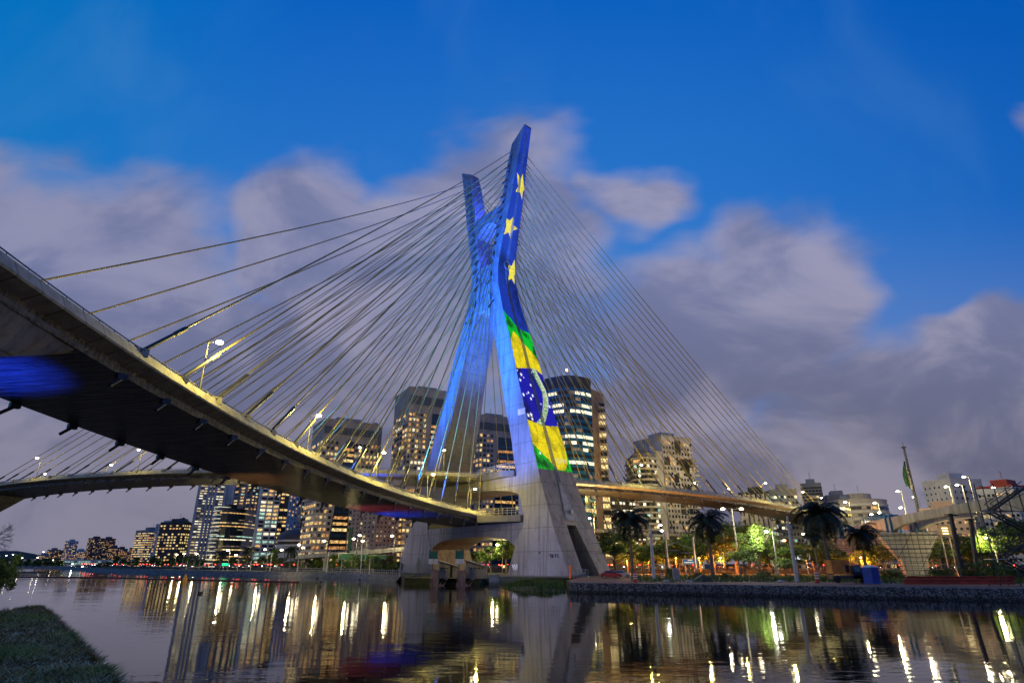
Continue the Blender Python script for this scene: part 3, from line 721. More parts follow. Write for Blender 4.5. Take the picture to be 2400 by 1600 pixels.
def slab(px0, py0, px1, py1, D, turn, dep):
    """plan of a block whose front runs from photo column px0 (distance D) to px1 (distance D+turn)"""
    a = U(px0, py0, D); b = U(px1, py1, D + turn); d = Vector((b.x - a.x, b.y - a.y)).normalized(); nrm = Vector((-d.y, d.x)) * dep
    return [(a.x, a.y), (b.x, b.y), (b.x + nrm.x, b.y + nrm.y), (a.x + nrm.x, a.y + nrm.y)]
def ztop_at(px, py, D): return U(px, py, D).z
GF = 'distant towers at the far left end of the river'
w_brown = wallmat('dark_rose', (.13, .085, .08)); w_white = wallmat('white', (.50, .48, .47)); w_beige = wallmat('beige', (.36, .32, .29)); w_grey = wallmat('grey', (.24, .245, .25))
w_conc = wallmat('rib_concrete', (.42, .41, .41)); w_dark = wallmat('dark', (.05, .05, .055)); w_pink = wallmat('pink_brown', (.27, .19, .165)); w_glass = pmat('wall_blue_glass', (.012, .11, .20), .12, 0, .15, .1, 0, .7)
w_dglass = pmat('wall_dark_glass', (.02, .03, .035), .12, 0, .2, .1, 0, .7); w_paleband = wallmat('pale_band', (.52, .50, .47))
def bfar(px0, px1, py, D, label, wall, fl, co, lit=.4, pal='wwoy', **k):
    return building('office_tower', label, slab(px0, 1300, px1, 1300, D, 12, (px1 - px0) * D / F * .8), ztop_at((px0 + px1) / 2, py, D), wall, fl, co, .5, .45, pal, lit, maxp=60, **k)
bfar(206, 236, 1261, 900, 'left block of the twin dark rose towers on the far left skyline', w_brown, 22, 8, .25)
bfar(238, 264, 1262, 925, 'right block of the twin dark rose towers on the far left skyline', w_brown, 22, 7, .35)
bfar(157, 177, 1268, 950, 'slim pale tower with lit crown, left of the twin dark rose towers', w_conc, 15, 5, .4)
bfar(120, 140, 1288, 980, 'squat pinkish block behind the shore, left of the slim pale tower', w_pink, 10, 6, .4)
bfar(178, 204, 1290, 990, 'low pale block between the slim tower and the twin towers', w_conc, 9, 6, .5)
bfar(263, 279, 1283, 800, 'brown tower just right of the twin dark rose towers', w_brown, 12, 5, .45)
bfar(281, 297, 1286, 820, 'narrow brown block lit orange at its top right of the twin towers', w_brown, 12, 4, .6, 'ooww')
bfar(298, 315, 1298, 860, 'lowest brown block between two lit blocks on the left skyline', w_brown, 8, 4, .3)
bfar(314, 336, 1284, 760, 'stepped brown block with orange lights beside the gold lit office', w_brown, 12, 6, .5, 'oow')
bfar(141, 155, 1294, 960, 'dim narrow block between the squat pinkish block and the slim pale tower', w_brown, 9, 4, .35)
bfar(100, 117, 1300, 970, 'lowest dim block right of the wooded hill', w_beige, 7, 6, .4)
building('shopping_centre', 'long low cream building with greenish white lit windows at the water end', slab(150, 1312, 262, 1312, 640, 10, 40), ztop_at(205, 1311, 640), w_paleband, 3, 14, .8, .35, 'cc', .55, roof=False)
building('office_building', 'gold lit glass office with a blue top left of the pointed-roof tower', slab(338, 1290, 386, 1290, 520, 14, 20), ztop_at(360, 1243, 520), w_grey, 15, 9, .8, .4, 'wyyw', .85)
building('apartment_tower', 'pale slim tower beside the pointed-roof dark tower', slab(391, 1290, 416, 1290, 470, 8, 18), ztop_at(400, 1228, 470), w_white, 17, 5, .35, .5, 'oow', .35)
b_ = building('apartment_tower', 'dark tower with a pointed roof and gold windows on the left shore', slab(416, 1290, 452, 1290, 455, 14, 20), ztop_at(435, 1224, 455), w_dark, 15, 7, .55, .5, 'yyw', .5)
mb = MB(); c = U(428, 1226, 462); k = 5; zt = ztop_at(428, 1211, 462); mb.add([(c.x - k, c.y - k, c.z), (c.x + k, c.y - k, c.z), (c.x + k, c.y + k, c.z), (c.x - k, c.y + k, c.z), (c.x, c.y, zt)], [(0, 1, 4), (1, 2, 4), (2, 3, 4), (3, 0, 4)]); mb.build('pointed_roof', w_dark, b_)
# tall ribbed pair
def ribbed(px0, px1, py, D, label, fl, co, turn=8):
    pl = slab(px0, 1290, px1, 1290, D, turn, 26); zt = ztop_at((px0 + px1) / 2, py, D)
    b_ = building('ribbed_tower', label, pl, zt, w_conc, fl, co, .85, .30, 'hhyy', .55, maxp=95, band=w_paleband, bandd=.25)
    a = Vector((*pl[0], 0)); d = Vector((*pl[1], 0)) - a; nn = Vector((d.y, -d.x, 0)).normalized()
    for t in (0, .36, .5, .64, 1.):
        mb = MB(); p = a + d * t + nn * .3; mb.box((p.x, p.y, (3.2 + zt) / 2), (1.7, 1.6, zt - 3.2), atan2(d.y, d.x)); mb.build('pilaster', w_conc, b_)
    return b_
ribbed(441, 505, 1108, 430, 'tall pale ribbed tower with white lit strips, left one of the pair', 36, 5)
ribbed(514, 574, 1106, 452, 'tall pale ribbed tower with white lit strips, right one of the pair', 36, 5)
building('office_tower', 'plain ribbed concrete core block between the two pale ribbed towers', slab(503, 1290, 527, 1290, 438, 2, 20), ztop_at(515, 1112, 438), w_conc, 30, 0)
def arc_plan(pxl, pxr, py, D, bulge, dep, K=9):
    a = U(pxl, py, D); b = U(pxr, py, D); P = []
    for i in range(K + 1):
        t = i / K; P.append((a.x + (b.x - a.x) * t, a.y + (b.y - a.y) * t - bulge * sin(pi * t)))
    return P + [(b.x, b.y + dep), (a.x, a.y + dep)]
b_ = building('curved_glass_tower', 'round-fronted dark glass tower with white lit balcony lines on the left shore', arc_plan(486, 562, 1290, 360, 10, 22), ztop_at(527, 1195, 358), w_dglass, 17, [1] * 9 + [4, 0, 4], .92, .32, 'yhwc', .35, rowlit='hmywdymdhcddwyddwm')
for f in range(15):
    P = arc_plan(484, 520, 1290, 353, 4, 1, 5)[:6]; zz = 6 + f * 2.15; mb = MB()
    for p, q in zip(P, P[1:]): mb.quad((p[0], p[1], zz), (q[0], q[1], zz), (q[0], q[1], zz + .35), (p[0], p[1], zz + .35)); mb.quad((p[0], p[1], zz + .35), (q[0], q[1], zz + .35), (q[0], q[1] + 5, zz + .35), (p[0], p[1] + 5, zz + .35))
    mb.build('lit_balcony_edge', emat('balcony_light', (1, .95, .7), .9, 1, .3, .4), b_)
building('apartment_tower', 'slender pink-brown and white tower behind the curved glass tower', slab(571, 1290, 594, 1290, 400, 6, 20), ztop_at(590, 1120, 400), w_pink, 28, 3, .5, .45, 'yywc', .6)
building('apartment_tower', 'narrow white tower squeezed between the curved tower and the brown one', slab(556, 1290, 570, 1290, 405, 3, 20), ztop_at(565, 1120, 405), w_white, 28, 2, .4, .45, 'yw', .3)
b_ = building('office_tower', 'grey grid office tower with three window columns and a dark glass side', slab(594, 1290, 641, 1290, 345, 6, 6), ztop_at(620, 1130, 345), w_white, 21, [3, 0, 0, 0], .72, .55, 'yyhwc', .8)
building('office_tower', 'dark glass flank tower joined to the grey grid office', slab(642, 1290, 662, 1290, 353, 3, 12), ztop_at(650, 1130, 353), w_dglass, 21, [2, 0, 0, 0], .8, .5, 'yw', .5)
building('apartment_tower', 'white slab apartment tower with small scattered square windows', slab(663, 1290, 708, 1290, 400, 30, 18), ztop_at(690, 1138, 400), w_white, 22, 6, .35, .42, 'wwoc', .45)
building('apartment_tower', 'narrow dark banded tower squeezed beside the big beige office', slab(712, 1290, 730, 1290, 420, 5, 18), ztop_at(720, 1150, 420), w_dark, 26, 3, .5, .45, 'cyw', .5, band=w_paleband)
# domed hall
c = U(674, 1290, 300); dm = empty('domed_hall', (c.x, c.y + 24, 3.2), 'low hall with a dark brown dome on a white drum, far shore left of mast', 'hall')
mb = MB(); rr = 13.4; cyy = c.y + 22; zz0 = ztop_at(674, 1262, 300)
mb.prism([(c.x + rr * cos(t * pi / 16), cyy + rr * sin(t * pi / 16)) for t in range(32)], 3.2, zz0 - 2.2); mb.build('drum', w_white, dm)
mb = MB(); mb.prism([(c.x + rr * .95 * cos(t * pi / 16), cyy + rr * .95 * sin(t * pi / 16)) for t in range(32)], zz0 - 2.2, zz0 - .9); mb.build('window_band', w_dark, dm)
mb = MB(); mb.prism([(c.x + rr * 1.04 * cos(t * pi / 16), cyy + rr * 1.04 * sin(t * pi / 16)) for t in range(32)], zz0 - .9, zz0); mb.build('cornice', w_white, dm)
mb = MB(); zd = ztop_at(674, 1235, 320) - zz0
for i in range(7):
    for j in range(32): a = pi / 2 * i / 6; mb.v.append((c.x + rr * 1.02 * cos(a) * cos(j * pi / 16), cyy + rr * 1.02 * cos(a) * sin(j * pi / 16), zz0 + zd * sin(a)))
for i in range(6):
    for j in range(32): mb.f.append((i * 32 + j, i * 32 + (j + 1) % 32, i * 32 + 32 + (j + 1) % 32, i * 32 + 32 + j)); mb.m.append(0)
mb.build('dome', pmat('dome_brown', (.06, .035, .03), .5, 0, .2, .5), dm, smooth=True)
# the cut-faceted beige offices
def faceted(px0, px1, py, D, label, fl, co, cutL, cutR, pal, lit, turn=14, dep=22, crown=.12):
    pl = slab(px0, 1290, px1, 1290, D, turn, dep); zt = ztop_at((px0 + px1) / 2, py, D + turn / 2)
    b_ = building('office_tower', label, pl, zt, w_beige, fl, [co, max(2, co // 2), 0, max(2, co // 2)], .62, .5, pal, lit, blank=lambda i, f, c_: (f > fl * .87) or (i == 0 and cutL < c_ < cutR))
    a = Vector((*pl[0], 0)); d = Vector((*pl[1], 0)) - a; nn = Vector((d.y, -d.x, 0)).normalized(); L = d.length; H_ = zt - 3.2
    def Q(t, h, o_=.35): q = a + d * t + nn * o_; return (q.x, q.y, 3.2 + h * H_)
    mb = MB(); u0, u1 = (cutL + 1) / co, cutR / co
    mb.extrude([Q(u0 - .04, 0), Q(u1, 0), Q(u1, .86), Q(u0 + .12, .86)], -nn * .6); mb.build('glass_facade', w_dglass, b_)
    fh = H_ / (fl + .7)
    for f in range(int(fl * .86)):
        t0 = u0 - .03 + .15 * (f / fl); m_ = random.choice(pal + 'bb') if R() < .8 else 'b'; mb = MB()
        h0 = (fh * (f + .35)) / H_; h1 = (fh * (f + .85)) / H_
        q = [Q(t0 + .01, h0, .42), Q(u1 - .01, h0, .42), Q(u1 - .01, h1, .42), Q(t0 + .02, h1, .42)]; mb.add(q, [(0, 1, 2, 3)]); mb.build('ribbon_window', WM[m_], b_)
    cb = MB(); 
    for i in range(14): q = Q((i + .5) / 14, .93, .2); cb.box(q, (L / 14 * .82, .3, H_ * .05), atan2(d.y, d.x)); 
    cb.build('crown_screen', pmat('crown_grid', (.10, .12, .13), .35), b_)
    return b_
faceted(728, 866, 990, 275, 'big beige office with a slanted lit glass front, seen under and over the lower deck', 25, 14, 3, 8, 'wwyyo', .5)
building('office_tower', 'concrete service core at the right edge of the big beige office', slab(862, 1290, 874, 1290, 290, 2, 12), ztop_at(868, 1002, 290), w_grey, 20, 0)
building('apartment_tower', 'plain brown block with small square windows left of the leaning mast foot', slab(876, 1290, 930, 1290, 250, 8, 18), ztop_at(900, 1150, 250), w_pink, 17, 6, .3, .4, 'mmy', .3, rowlit=None)
faceted(938, 1048, 915, 262, 'tall beige office with slanted blue glass behind the far mast leg', 32, 12, 4, 11, 'wwyoh', .5, turn=10)
faceted(1118, 1216, 978, 300, 'beige office with dark slanted glass seen between the mast legs', 29, 11, 3, 10, 'owwy', .4, turn=10)
# round-topped blue glass tower
pl = arc_plan(1282, 1393, 1100, 225, 5, 24, 8)
b_ = building('blue_glass_tower', 'curved blue glass tower with white lit floors behind the flag-lit leg', pl, ztop_at(1340, 907, 222), w_glass, 27, [1] * 8 + [0, 0, 0], .92, .5, 'hhy', .9, rowlit='hdcyddhhyddmhmdhdhhhdddhhd', cap=w_dark, maxp=98)
mb = MB(); cxx, cyy = b_.location.x, b_.location.y; zt = ztop_at(1340, 907, 222); mb.prism([(cxx + (p[0] - cxx) * 1.02, cyy + (p[1] - cyy) * 1.02) for p in pl], zt - .5, zt + 4.2); mb.build('crown', w_dark, b_)
mb = MB(); mb.ball((cxx, cyy, zt + 8.6), .5); mb.build('beacon', M_lampo, b_)
b_ = building('balcony_tower', 'brown slab tower with a column of lit balconies beside the blue glass tower', slab(1394, 1100, 1424, 1100, 226, 8, 20), ztop_at(1405, 915, 226), w_pink, 27, 0)
for f in range(24):
    q = U(1417, 1100, 229); zz = 8 + f * (b_.children[0].data.vertices[4].co.z * 0 + (ztop_at(1405, 915, 226) - 12) / 24)
    mb = MB(); mb.box((q.x, q.y - 1.2, zz), (3.4, 1.6, .5), .1); mb.build('balcony', w_beige, b_)
    mb = MB(); mb.box((q.x, q.y - .55, zz + 1.2), (2.6, .3, 1.5), .1); mb.build('balcony_window', WM['y' if R() < .55 else 'd'], b_)
building('office_block', 'dark lower block with scattered white windows between the mast and the balconied tower', slab(1428, 1220, 1500, 1220, 235, 6, 18), ztop_at(1465, 1158, 235), w_dark, 9, 9, .6, .35, 'hhw', .35)
b_ = building('balcony_tower', 'white glassy apartment tower with stacked balconies left of the chequered tower', arc_plan(1494, 1549, 1220, 238, 3, 16, 4), ztop_at(1520, 1068, 238), w_grey, 20, [2] * 4 + [0, 0, 0], .9, .5, 'whcm', .35, band=w_paleband, bandd=1.2, maxp=95)
building('apartment_tower', 'blank pale stair core between the white balconied and chequered towers', slab(1550, 1220, 1565, 1220, 239, 2, 14), ztop_at(1556, 1060, 239), w_white, 15, 0)
b_ = building('chequered_tower', 'white and dark chequered apartment tower with a square-framed top', slab(1567, 1220, 1640, 1220, 245, 8, 18), ztop_at(1600, 1022, 245), w_white, 24, [10, 4, 0, 0], .45, .5, 'wwyom', .3, maxp=98)
pl = slab(1567, 1220, 1640, 1220, 245, 8, 18); a = Vector((*pl[0], 0)); d = Vector((*pl[1], 0)) - a; nn = Vector((d.y, -d.x, 0)).normalized(); rz = atan2(d.y, d.x); L = d.length; H_ = ztop_at(1600, 1022, 245)
for i in range(26):
    t = random.choice((.12, .25, .38, .5, .63, .75, .88)); hh = 8 + int(RU(0, 19)) * 2.2; mb = MB(); p = a + d * t + nn * .1; mb.box((p.x, p.y, hh), (L * RU(.08, .16), .5, RU(1.4, 4.)), rz); mb.build('dark_panel', w_dark, b_)
mb = MB(); p = a + d * .5 + nn * .1; mb.box((p.x, p.y, H_ - 3.8), (L * .17, .7, 5), rz); mb.build('roof_opening', w_dark, b_)
for f in range(19):
    mb = MB(); p = a + d * .98 + nn * .5; mb.box((p.x, p.y, 8 + f * 2.15), (2.8, 2.2, .5), rz); mb.build('balcony', w_paleband, b_)
b_ = building('office_block', 'dark glass office with white vertical fins behind the right trees', slab(1740, 1230, 1812, 1230, 260, -6, 16), ztop_at(1780, 1158, 260), w_dglass, 9, 6, .8, .4, 'mmc', .5)
for t in range(7):
    mb = MB(); p = U(1742 + t * 11, 1230, 259.4 - t); mb.box((p.x, p.y, 3 + (b_.location.z + ztop_at(1780, 1158, 260)) / 2 - 3), (1., .8, ztop_at(1780, 1158, 260) - 4)); mb.build('fin', w_white, b_)
building('office_block', 'office with stepped screened roof just left of the tallest palm', slab(1815, 1230, 1880, 1230, 270, -4, 16), ztop_at(1850, 1150, 270), w_grey, 12, 8, .7, .4, 'hhyc', .4)
building('office_block', 'grey banded office above the right deck end with red roof light', slab(1883, 1180, 1932, 1180, 290, -4, 20), ztop_at(1905, 1136, 290), w_grey, 13, 6, .85, .3, 'ymm', .25, band=w_dark)
building('apartment_block', 'brown stepped block behind the long curved office at right', slab(1943, 1200, 2006, 1200, 300, -4, 20), ztop_at(1975, 1163, 300), w_beige, 9, 8, .4, .4, 'mm', .15)
building('office_block', 'long pale office with dark ribbon windows and a curved end, right of the palms', arc_plan(1970, 2084, 1200, 262, 5, 18, 6), ztop_at(2030, 1174, 262), w_beige, 9, [2] * 6 + [0, 0, 0], .96, .42, 'mwh', .3, band=w_paleband, maxp=98)
building('apartment_tower', 'pale apartment tower with a dark vertical stripe beyond the right viaduct', slab(2172, 1180, 2240, 1180, 250, -12, 16), ztop_at(2205, 1132, 250), w_white, 14, 6, .2, .35, 'dm', .2)
building('office_block', 'white block with a red top storey and lit windows beyond the right viaduct', slab(2296, 1180, 2385, 1180, 230, -10, 18), ztop_at(2340, 1146, 230), w_white, 11, 8, .6, .4, 'wy', .4, cap=pmat('roof_red', (.35, .05, .03), .7))
building('apartment_block', 'brown apartment block seen below the right viaduct beams', slab(2165, 1240, 2290, 1240, 215, -8, 16), ztop_at(2230, 1196, 215), w_pink, 9, 9, .45, .4, 'owm', .4)
building('low_shop_row', 'low orange lit building behind the cars right of the mast', slab(1425, 1330, 1520, 1330, 236, -4, 10), ztop_at(1470, 1296, 236), wallmat('orange', (.34, .16, .09)), 2, 9, .5, .4, 'wo', .4, roof=False)

# ------------------------------------------------------------------ vegetation
G1 = pmat('leaf_dark', (.04, .075, .012), .6, 0, .35, .8); G2 = pmat('leaf_mid', (.075, .14, .016), .6, 0, .35, .8); G3 = pmat('leaf_light', (.13, .20, .022), .6, 0, .3, .8)
M_bark = pmat('bark', (.10, .08, .06), .9, 0, .3, 2)
def crown_mesh(name, n_leaf, leaf, nclump, seed, flat=.75):
    rs = random.Random(seed); mb = MB(); cl = []
    for i in range(nclump):
        a = rs.uniform(0, 2 * pi); r = rs.uniform(.05, .8) ** .7; z = rs.uniform(-.55, .85)
        r *= sqrt(max(.1, 1 - z * z * .8)); cl.append((r * cos(a), r * sin(a), z * flat, rs.uniform(.16, .36), rs.random()))
    for i in range(n_leaf):
        c = cl[rs.randrange(nclump)]; a = rs.uniform(0, 2 * pi); b = math.acos(rs.uniform(-1, 1)); rr = c[3] * rs.uniform(.55, 1.05)
        p = Vector((c[0] + rr * sin(b) * cos(a), c[1] + rr * sin(b) * sin(a), c[2] + rr * .7 * cos(b)))
        d = Vector((rs.gauss(0, 1), rs.gauss(0, 1), rs.gauss(0, .5))).normalized(); e = d.cross(Vector((rs.gauss(0, 1), rs.gauss(0, 1), rs.gauss(0, 1)))).normalized()
        l = leaf * rs.uniform(.6, 1.3); q = c[4] + rs.uniform(-.3, .3)
        mb.add([p - d * l, p + e * l * .45, p + d * l, p - e * l * .45], [(0, 1, 2, 3)], 0 if q < .35 else 1 if q < .75 else 2)
    return mb.mesh(name, [G1, G2, G3])
CR = [crown_mesh('crown', 5200, .05, 34, k) for k in (1, 2, 3)]; CRF = [crown_mesh('crown', 1300, .1, 22, k) for k in (11, 12)]
def trunk_mesh():
    mb = MB(); mb.tube([(0, 0, 0), (.01, .0, .3), (-.02, .01, .6), (.02, 0, 1)], [.05, .036, .03, .012], 7)
    for a in (0, 1.3, 2.5, 3.9, 5.1): mb.tube([(0, 0, .38 + .06 * (a % 2)), (.11 * cos(a), .11 * sin(a), .6), (.3 * cos(a), .3 * sin(a), .86)], [.022, .015, .006], 5)
    return mb.mesh('trunk', M_bark)
TRK = trunk_mesh()
def tree(px, py, D, hw, label, group=None, far=False, zb=3.2, name='tree', low=.3):
    zt = U(px, py, D).z; w_ = hw / F * (D * CP + (zt - CZ) * SP); x = GX(px, D, (zt + zb) / 2); H_ = zt - zb
    r = empty(name, (x, D, zb), label, 'tree', group, RU(0, 6))
    t = inst('trunk', TRK, r, (0, 0, 0)); t.scale = (H_ * .8,) * 2 + (H_ * .85,)
    me = random.choice(CRF if far else CR); c = inst('crown', me, r, (0, 0, H_ * (1 + low) / 2)); c.scale = (w_ * 1.15, w_ * 1.15, H_ * (1 - low) / 2 * 1.25); return r
side_words = ['tall', 'broad', 'rounded', 'ragged', 'loose', 'dense']
RT = [(1388, 1262, 158, 40, 'bright lamp-lit tree touching the foot of the mast on its right'), (1440, 1240, 162, 46, 'tallest bright green tree just right of the mast foot'),
      (1505, 1272, 170, 40, 'dark tree between the first palm and the white pole'), (1560, 1258, 172, 46, 'dark tree crown behind the leaning wire poles'), (1612, 1248, 168, 46, 'broad dark tree left of the tall thin palm'),
      (1668, 1238, 178, 50, 'dense dark tree behind the tall thin palm'), (1722, 1218, 180, 50, 'tallest dark tree under the upper deck, beside the double lamp'), (1775, 1222, 148, 36, 'green lit tree with open crown right of the double lamp'),
      (1812, 1256, 152, 38, 'green lit tree beside the bright lamp under the deck end'), (1742, 1272, 146, 28, 'small lit tree at the foot of the double lamp'), (1868, 1276, 165, 36, 'dark tree behind the right white pole'), (1905, 1270, 172, 38, 'dark tree behind the largest palm'),
      (1838, 1305, 140, 26, 'small dark green tree left of the white pole'), (1962, 1288, 170, 36, 'dark tree right of the largest palm trunk'), (2068, 1268, 165, 36, 'yellow lit tree between the two scaffolded piers'),
      (2200, 1262, 150, 40, 'yellow lit tree right of the big scaffolded pier'), (2250, 1248, 155, 40, 'yellow lit tree behind the leaning steel props'), (2296, 1252, 150, 36, 'green tree beside the lamp left of the stair tower'), (2350, 1228, 135, 50, 'large green tree behind the scaffold stair'), (2410, 1208, 128, 50, 'tall green tree at the right frame edge')]
for a in RT: tree(*a, group=None)
for i, (px, py) in enumerate(((1470, 1262), (1532, 1280), (1590, 1272), (1640, 1262), (1695, 1248), (1752, 1240), (1800, 1262), (1850, 1268), (1890, 1262), (1935, 1275), (2040, 1280), (2160, 1280), (2220, 1272), (2275, 1276), (2330, 1262))):
    tree(px, py, 188 + (i % 3) * 3 if px < 2000 else 168, 30 + (i * 7) % 12, 'dark tree in the back row beyond the avenue on the right bank', group='back row of trees beyond the right avenue', low=.12)
for a in [(1112, 1292, 199, 28, 'yellow green tree seen through the left half of the mast arch'), (1150, 1278, 202, 30, 'yellow green tree in the middle of the mast arch'), (1186, 1264, 196, 28, 'bright yellow tree at the right end of the mast arch')]: tree(*a)
for px, py, D, hw, lb in [(2282, 1316, 118, 30, 'dark bush under the steel props'), (2325, 1306, 112, 34, 'dark bush left of the stair tower foot'), (2205, 1330, 122, 28, 'low bush right of the big pier foot'), (2380, 1328, 105, 30, 'dark bush behind the stair tower'),
                          (2090, 1332, 120, 26, 'low bush behind the blue toilet cabin'), (1570, 1330, 128, 12, 'small bush at the foot of the wire poles'), (1640, 1338, 126, 16, 'low bush left of the tall thin palm foot'), (1790, 1338, 124, 20, 'low bush on the verge before the green lit tree'), (1700, 1340, 126, 16, 'low bush at the double lamp foot')]:
    tree(px, py, D, hw, lb, low=-.1, name='bush')
gl = 'trees in the dark belt along the left far shore'
i = 0
for px in range(270, 945, 17):
    D = 165 + (945 - px) * .42 + (14 if i % 2 else 0); py = {0: 1298, 1: 1303, 2: 1309, 3: 1301, 4: 1311}[i % 5] + (4 if px < 400 else 0) + (2 if 600 < px < 700 else 0)
    if px in (270 + 17 * 22,): py = 1284
    r = tree(px, py, D, RU(10, 16) * (1.15 if px > 600 else .95), 'rounded dark green tree in the belt along the left far shore', gl, far=True, low=.05); i += 1
for px, py, D, hw in ((44, 1312, 505, 12), (62, 1309, 510, 13), (78, 1312, 505, 10), (94, 1310, 510, 13), (112, 1307, 515, 13), (130, 1310, 515, 11), (146, 1313, 520, 10), (235, 1319, 430, 9), (252, 1313, 420, 11)):
    tree(px, py, D, hw, 'small dark tree on the distant shore at the left end of the river', 'distant shore trees', far=True, low=.0)
tree(12, 1296, 78, 30, 'black bushy tree at the left frame edge above the water', low=-.2); tree(-14, 1308, 60, 40, 'dark bush lowest at the left frame edge', low=-.2, name='bush')
# bare branches entering at the left
rs = random.Random(5); mb = MB()
def twig(p, d, L, r, k):
    q = p + d * L; mb.tube([p, q], [r, r * .6], 4, caps=False)
    if k: 
        for _ in range(3): twig(p.lerp(q, rs.uniform(.5, 1)), (d + Vector((rs.uniform(-.6, .6), rs.uniform(-.5, .5), rs.uniform(-.5, .6)))).normalized(), L * .62, r * .6, k - 1)
c = U(-40, 1272, 42)
for a in (.5, .2, -.05): twig(c, Vector((1, 0, a)), .95, .03, 5)
mb.tube([(c.x, c.y, 3.2), c], .06, 5); mb.thing('bare_tree', M_bark, 'leafless twigs of a tree poking in at the left frame edge', 'tree')
# palms
def palm_parts(seed, nf, L):
    rs = random.Random(seed); mb = MB()
    for i in range(nf):
        a = 2 * pi * i / nf * 2.4 + rs.uniform(-.2, .2); e = rs.uniform(.1, 1.25) if i % 3 else rs.uniform(-.5, .2); Lf = L * rs.uniform(.8, 1.1)
        p = Vector((0, 0, 0)); pts = [p]; K = 11
        for k in range(K):
            el = e - 1.9 * (k / K) ** 1.3; p = p + Vector((cos(a) * cos(el), sin(a) * cos(el), sin(el))) * (Lf / K); pts.append(p)
        mb.tube(pts, [.05 - .004 * k for k in range(K + 1)], 4, caps=False)
        sd = Vector((-sin(a), cos(a), 0))
        for k in range(3, K * 4):
            f_ = k / 4; j = min(int(f_), K - 1); q = pts[j].lerp(pts[j + 1], f_ - j); dr = (pts[j + 1] - pts[j]).normalized(); ll = (1.25 - .6 * abs(f_ / K - .4)) * L / 4.2 * .85
            for sg in (1, -1):
                d = (sd * sg + dr * .5 + Vector((0, 0, rs.uniform(-.95, -.1)))).normalized(); w_ = dr * .075
                mb.add([q - w_, q + w_, q + d * ll], [(0, 1, 2)], 1 if rs.random() < .3 else 0)
    return mb.mesh('crown', [pmat('palm_dark', (.014, .018, .005), .6, 0, .3, 1), pmat('palm_mid', (.03, .04, .01), .6, 0, .3, 1)])
PALM = [palm_parts(3, 40, 4.9), palm_parts(4, 34, 4.6)]
def palm(px, pyc, D, label, k=0, sc=1., group=None, lean=0):
    zt = U(px, pyc, D).z; x = GX(px, D, zt); xb = x; r = empty('palm_tree', (x, D, 3.2), label, 'palm tree', group); H_ = zt - 3.2
    mb = MB(); mb.tube([(0 + x, D, 3.2), (x + .05, D, 3.2 + H_ * .4), (x, D, zt - 1.2), (x, D, zt + .2)], [.30 * sc, .24 * sc, .2 * sc, .12 * sc], 8); mb.build('trunk', pmat('palm_trunk', (.14, .12, .105), .9, 0, .25, 2), r)
    mb = MB(); mb.tube([(x, D, zt - 1.8), (x, D, zt - .2)], [.24 * sc, .14 * sc], 8); mb.build('crownshaft', G2, r)
    c = inst('crown', PALM[k], r, (0, 0, H_), RU(0, 6)); c.scale = (sc,) * 3; return r
palm(1474, 1218, 124, 'dark palm just right of the mast foot behind the parked cars', 0, 1.05)
palm(1656, 1222, 122, 'tall thin dark palm below the middle of the upper deck end', 1, 1.15)
palm(1921, 1205, 104, 'largest palm, left of the orange truck', 0, 1.05)
palm(2014, 1250, 112, 'shorter palm in front of the scaffolded piers', 1, .85)
palm(1905, 1258, 135, 'slim palm with hanging dead fronds behind the largest palm', 1, .6)
for px, py, D in ((583, 1290, 255), (684, 1289, 235), (520, 1299, 300)): palm(px, py, D, 'small palm standing in the tree belt on the left far shore', 1, .8, 'small palms of the left far shore')

# ------------------------------------------------------------------ lamps
HEADM = {}; M_lpole = pmat('lamp_pole_grey', (.16, .16, .15), .6, .1, .1, 1)
def headmesh(m, r):
    k = (m.name, r)
    if k not in HEADM:
        b = MB(); b.ball((0, 0, 0), r, 0, 8, 6, (1.2, 1.2, .6)); HEADM[k] = b.mesh('lamp_head', m, smooth=True)
    return HEADM[k]
def lamp(p, zb, label, mat=None, power=0, col=(1, .85, .5), r=.34, arm=(0, 0), group=None, double=False, name='street_lamp', pr=.09):
    p = Vector(p); mat = mat or M_lamp; bx, by = p.x - arm[0], p.y - arm[1]
    root = empty(name, (bx, by, zb), label, 'street lamp', group); H_ = p.z - zb
    mb = MB(); mb.tube([(bx, by, zb), (bx, by, p.z + .1)], [pr * 1.3, pr * .8], 6); mb.build('pole', M_lpole, root)
    heads = [(arm[0], arm[1])] + ([(-arm[0], -arm[1])] if double else [])
    for ax, ay in heads:
        if ax or ay:
            mb = MB(); mb.tube([(bx, by, p.z), (bx + ax, by + ay, p.z + .15)], .05, 5); mb.build('arm', M_lpole, root)
        inst('lamp_head', headmesh(mat, r), root, (ax, ay, H_))
    if power: point('lamp_light', (arm[0] * 1.9, arm[1] * 1.9, H_ - .9), power, col, .3, root)
    return root
def decklamp(P, q, s, sg, h, where, power=3200, white=False, out=.7):
    if q is PBk and s < 0: power *= 2.2
    hw = q[6]; a = P(s, sg * (hw - .5), .3); b = P(s, sg * (hw + out), h); lamp(b, a.z, where, M_lampw if white else M_lamp, power, (1, .79, .15), .33, arm=(b.x - a.x, b.y - a.y), name='deck_lamp', pr=.07)
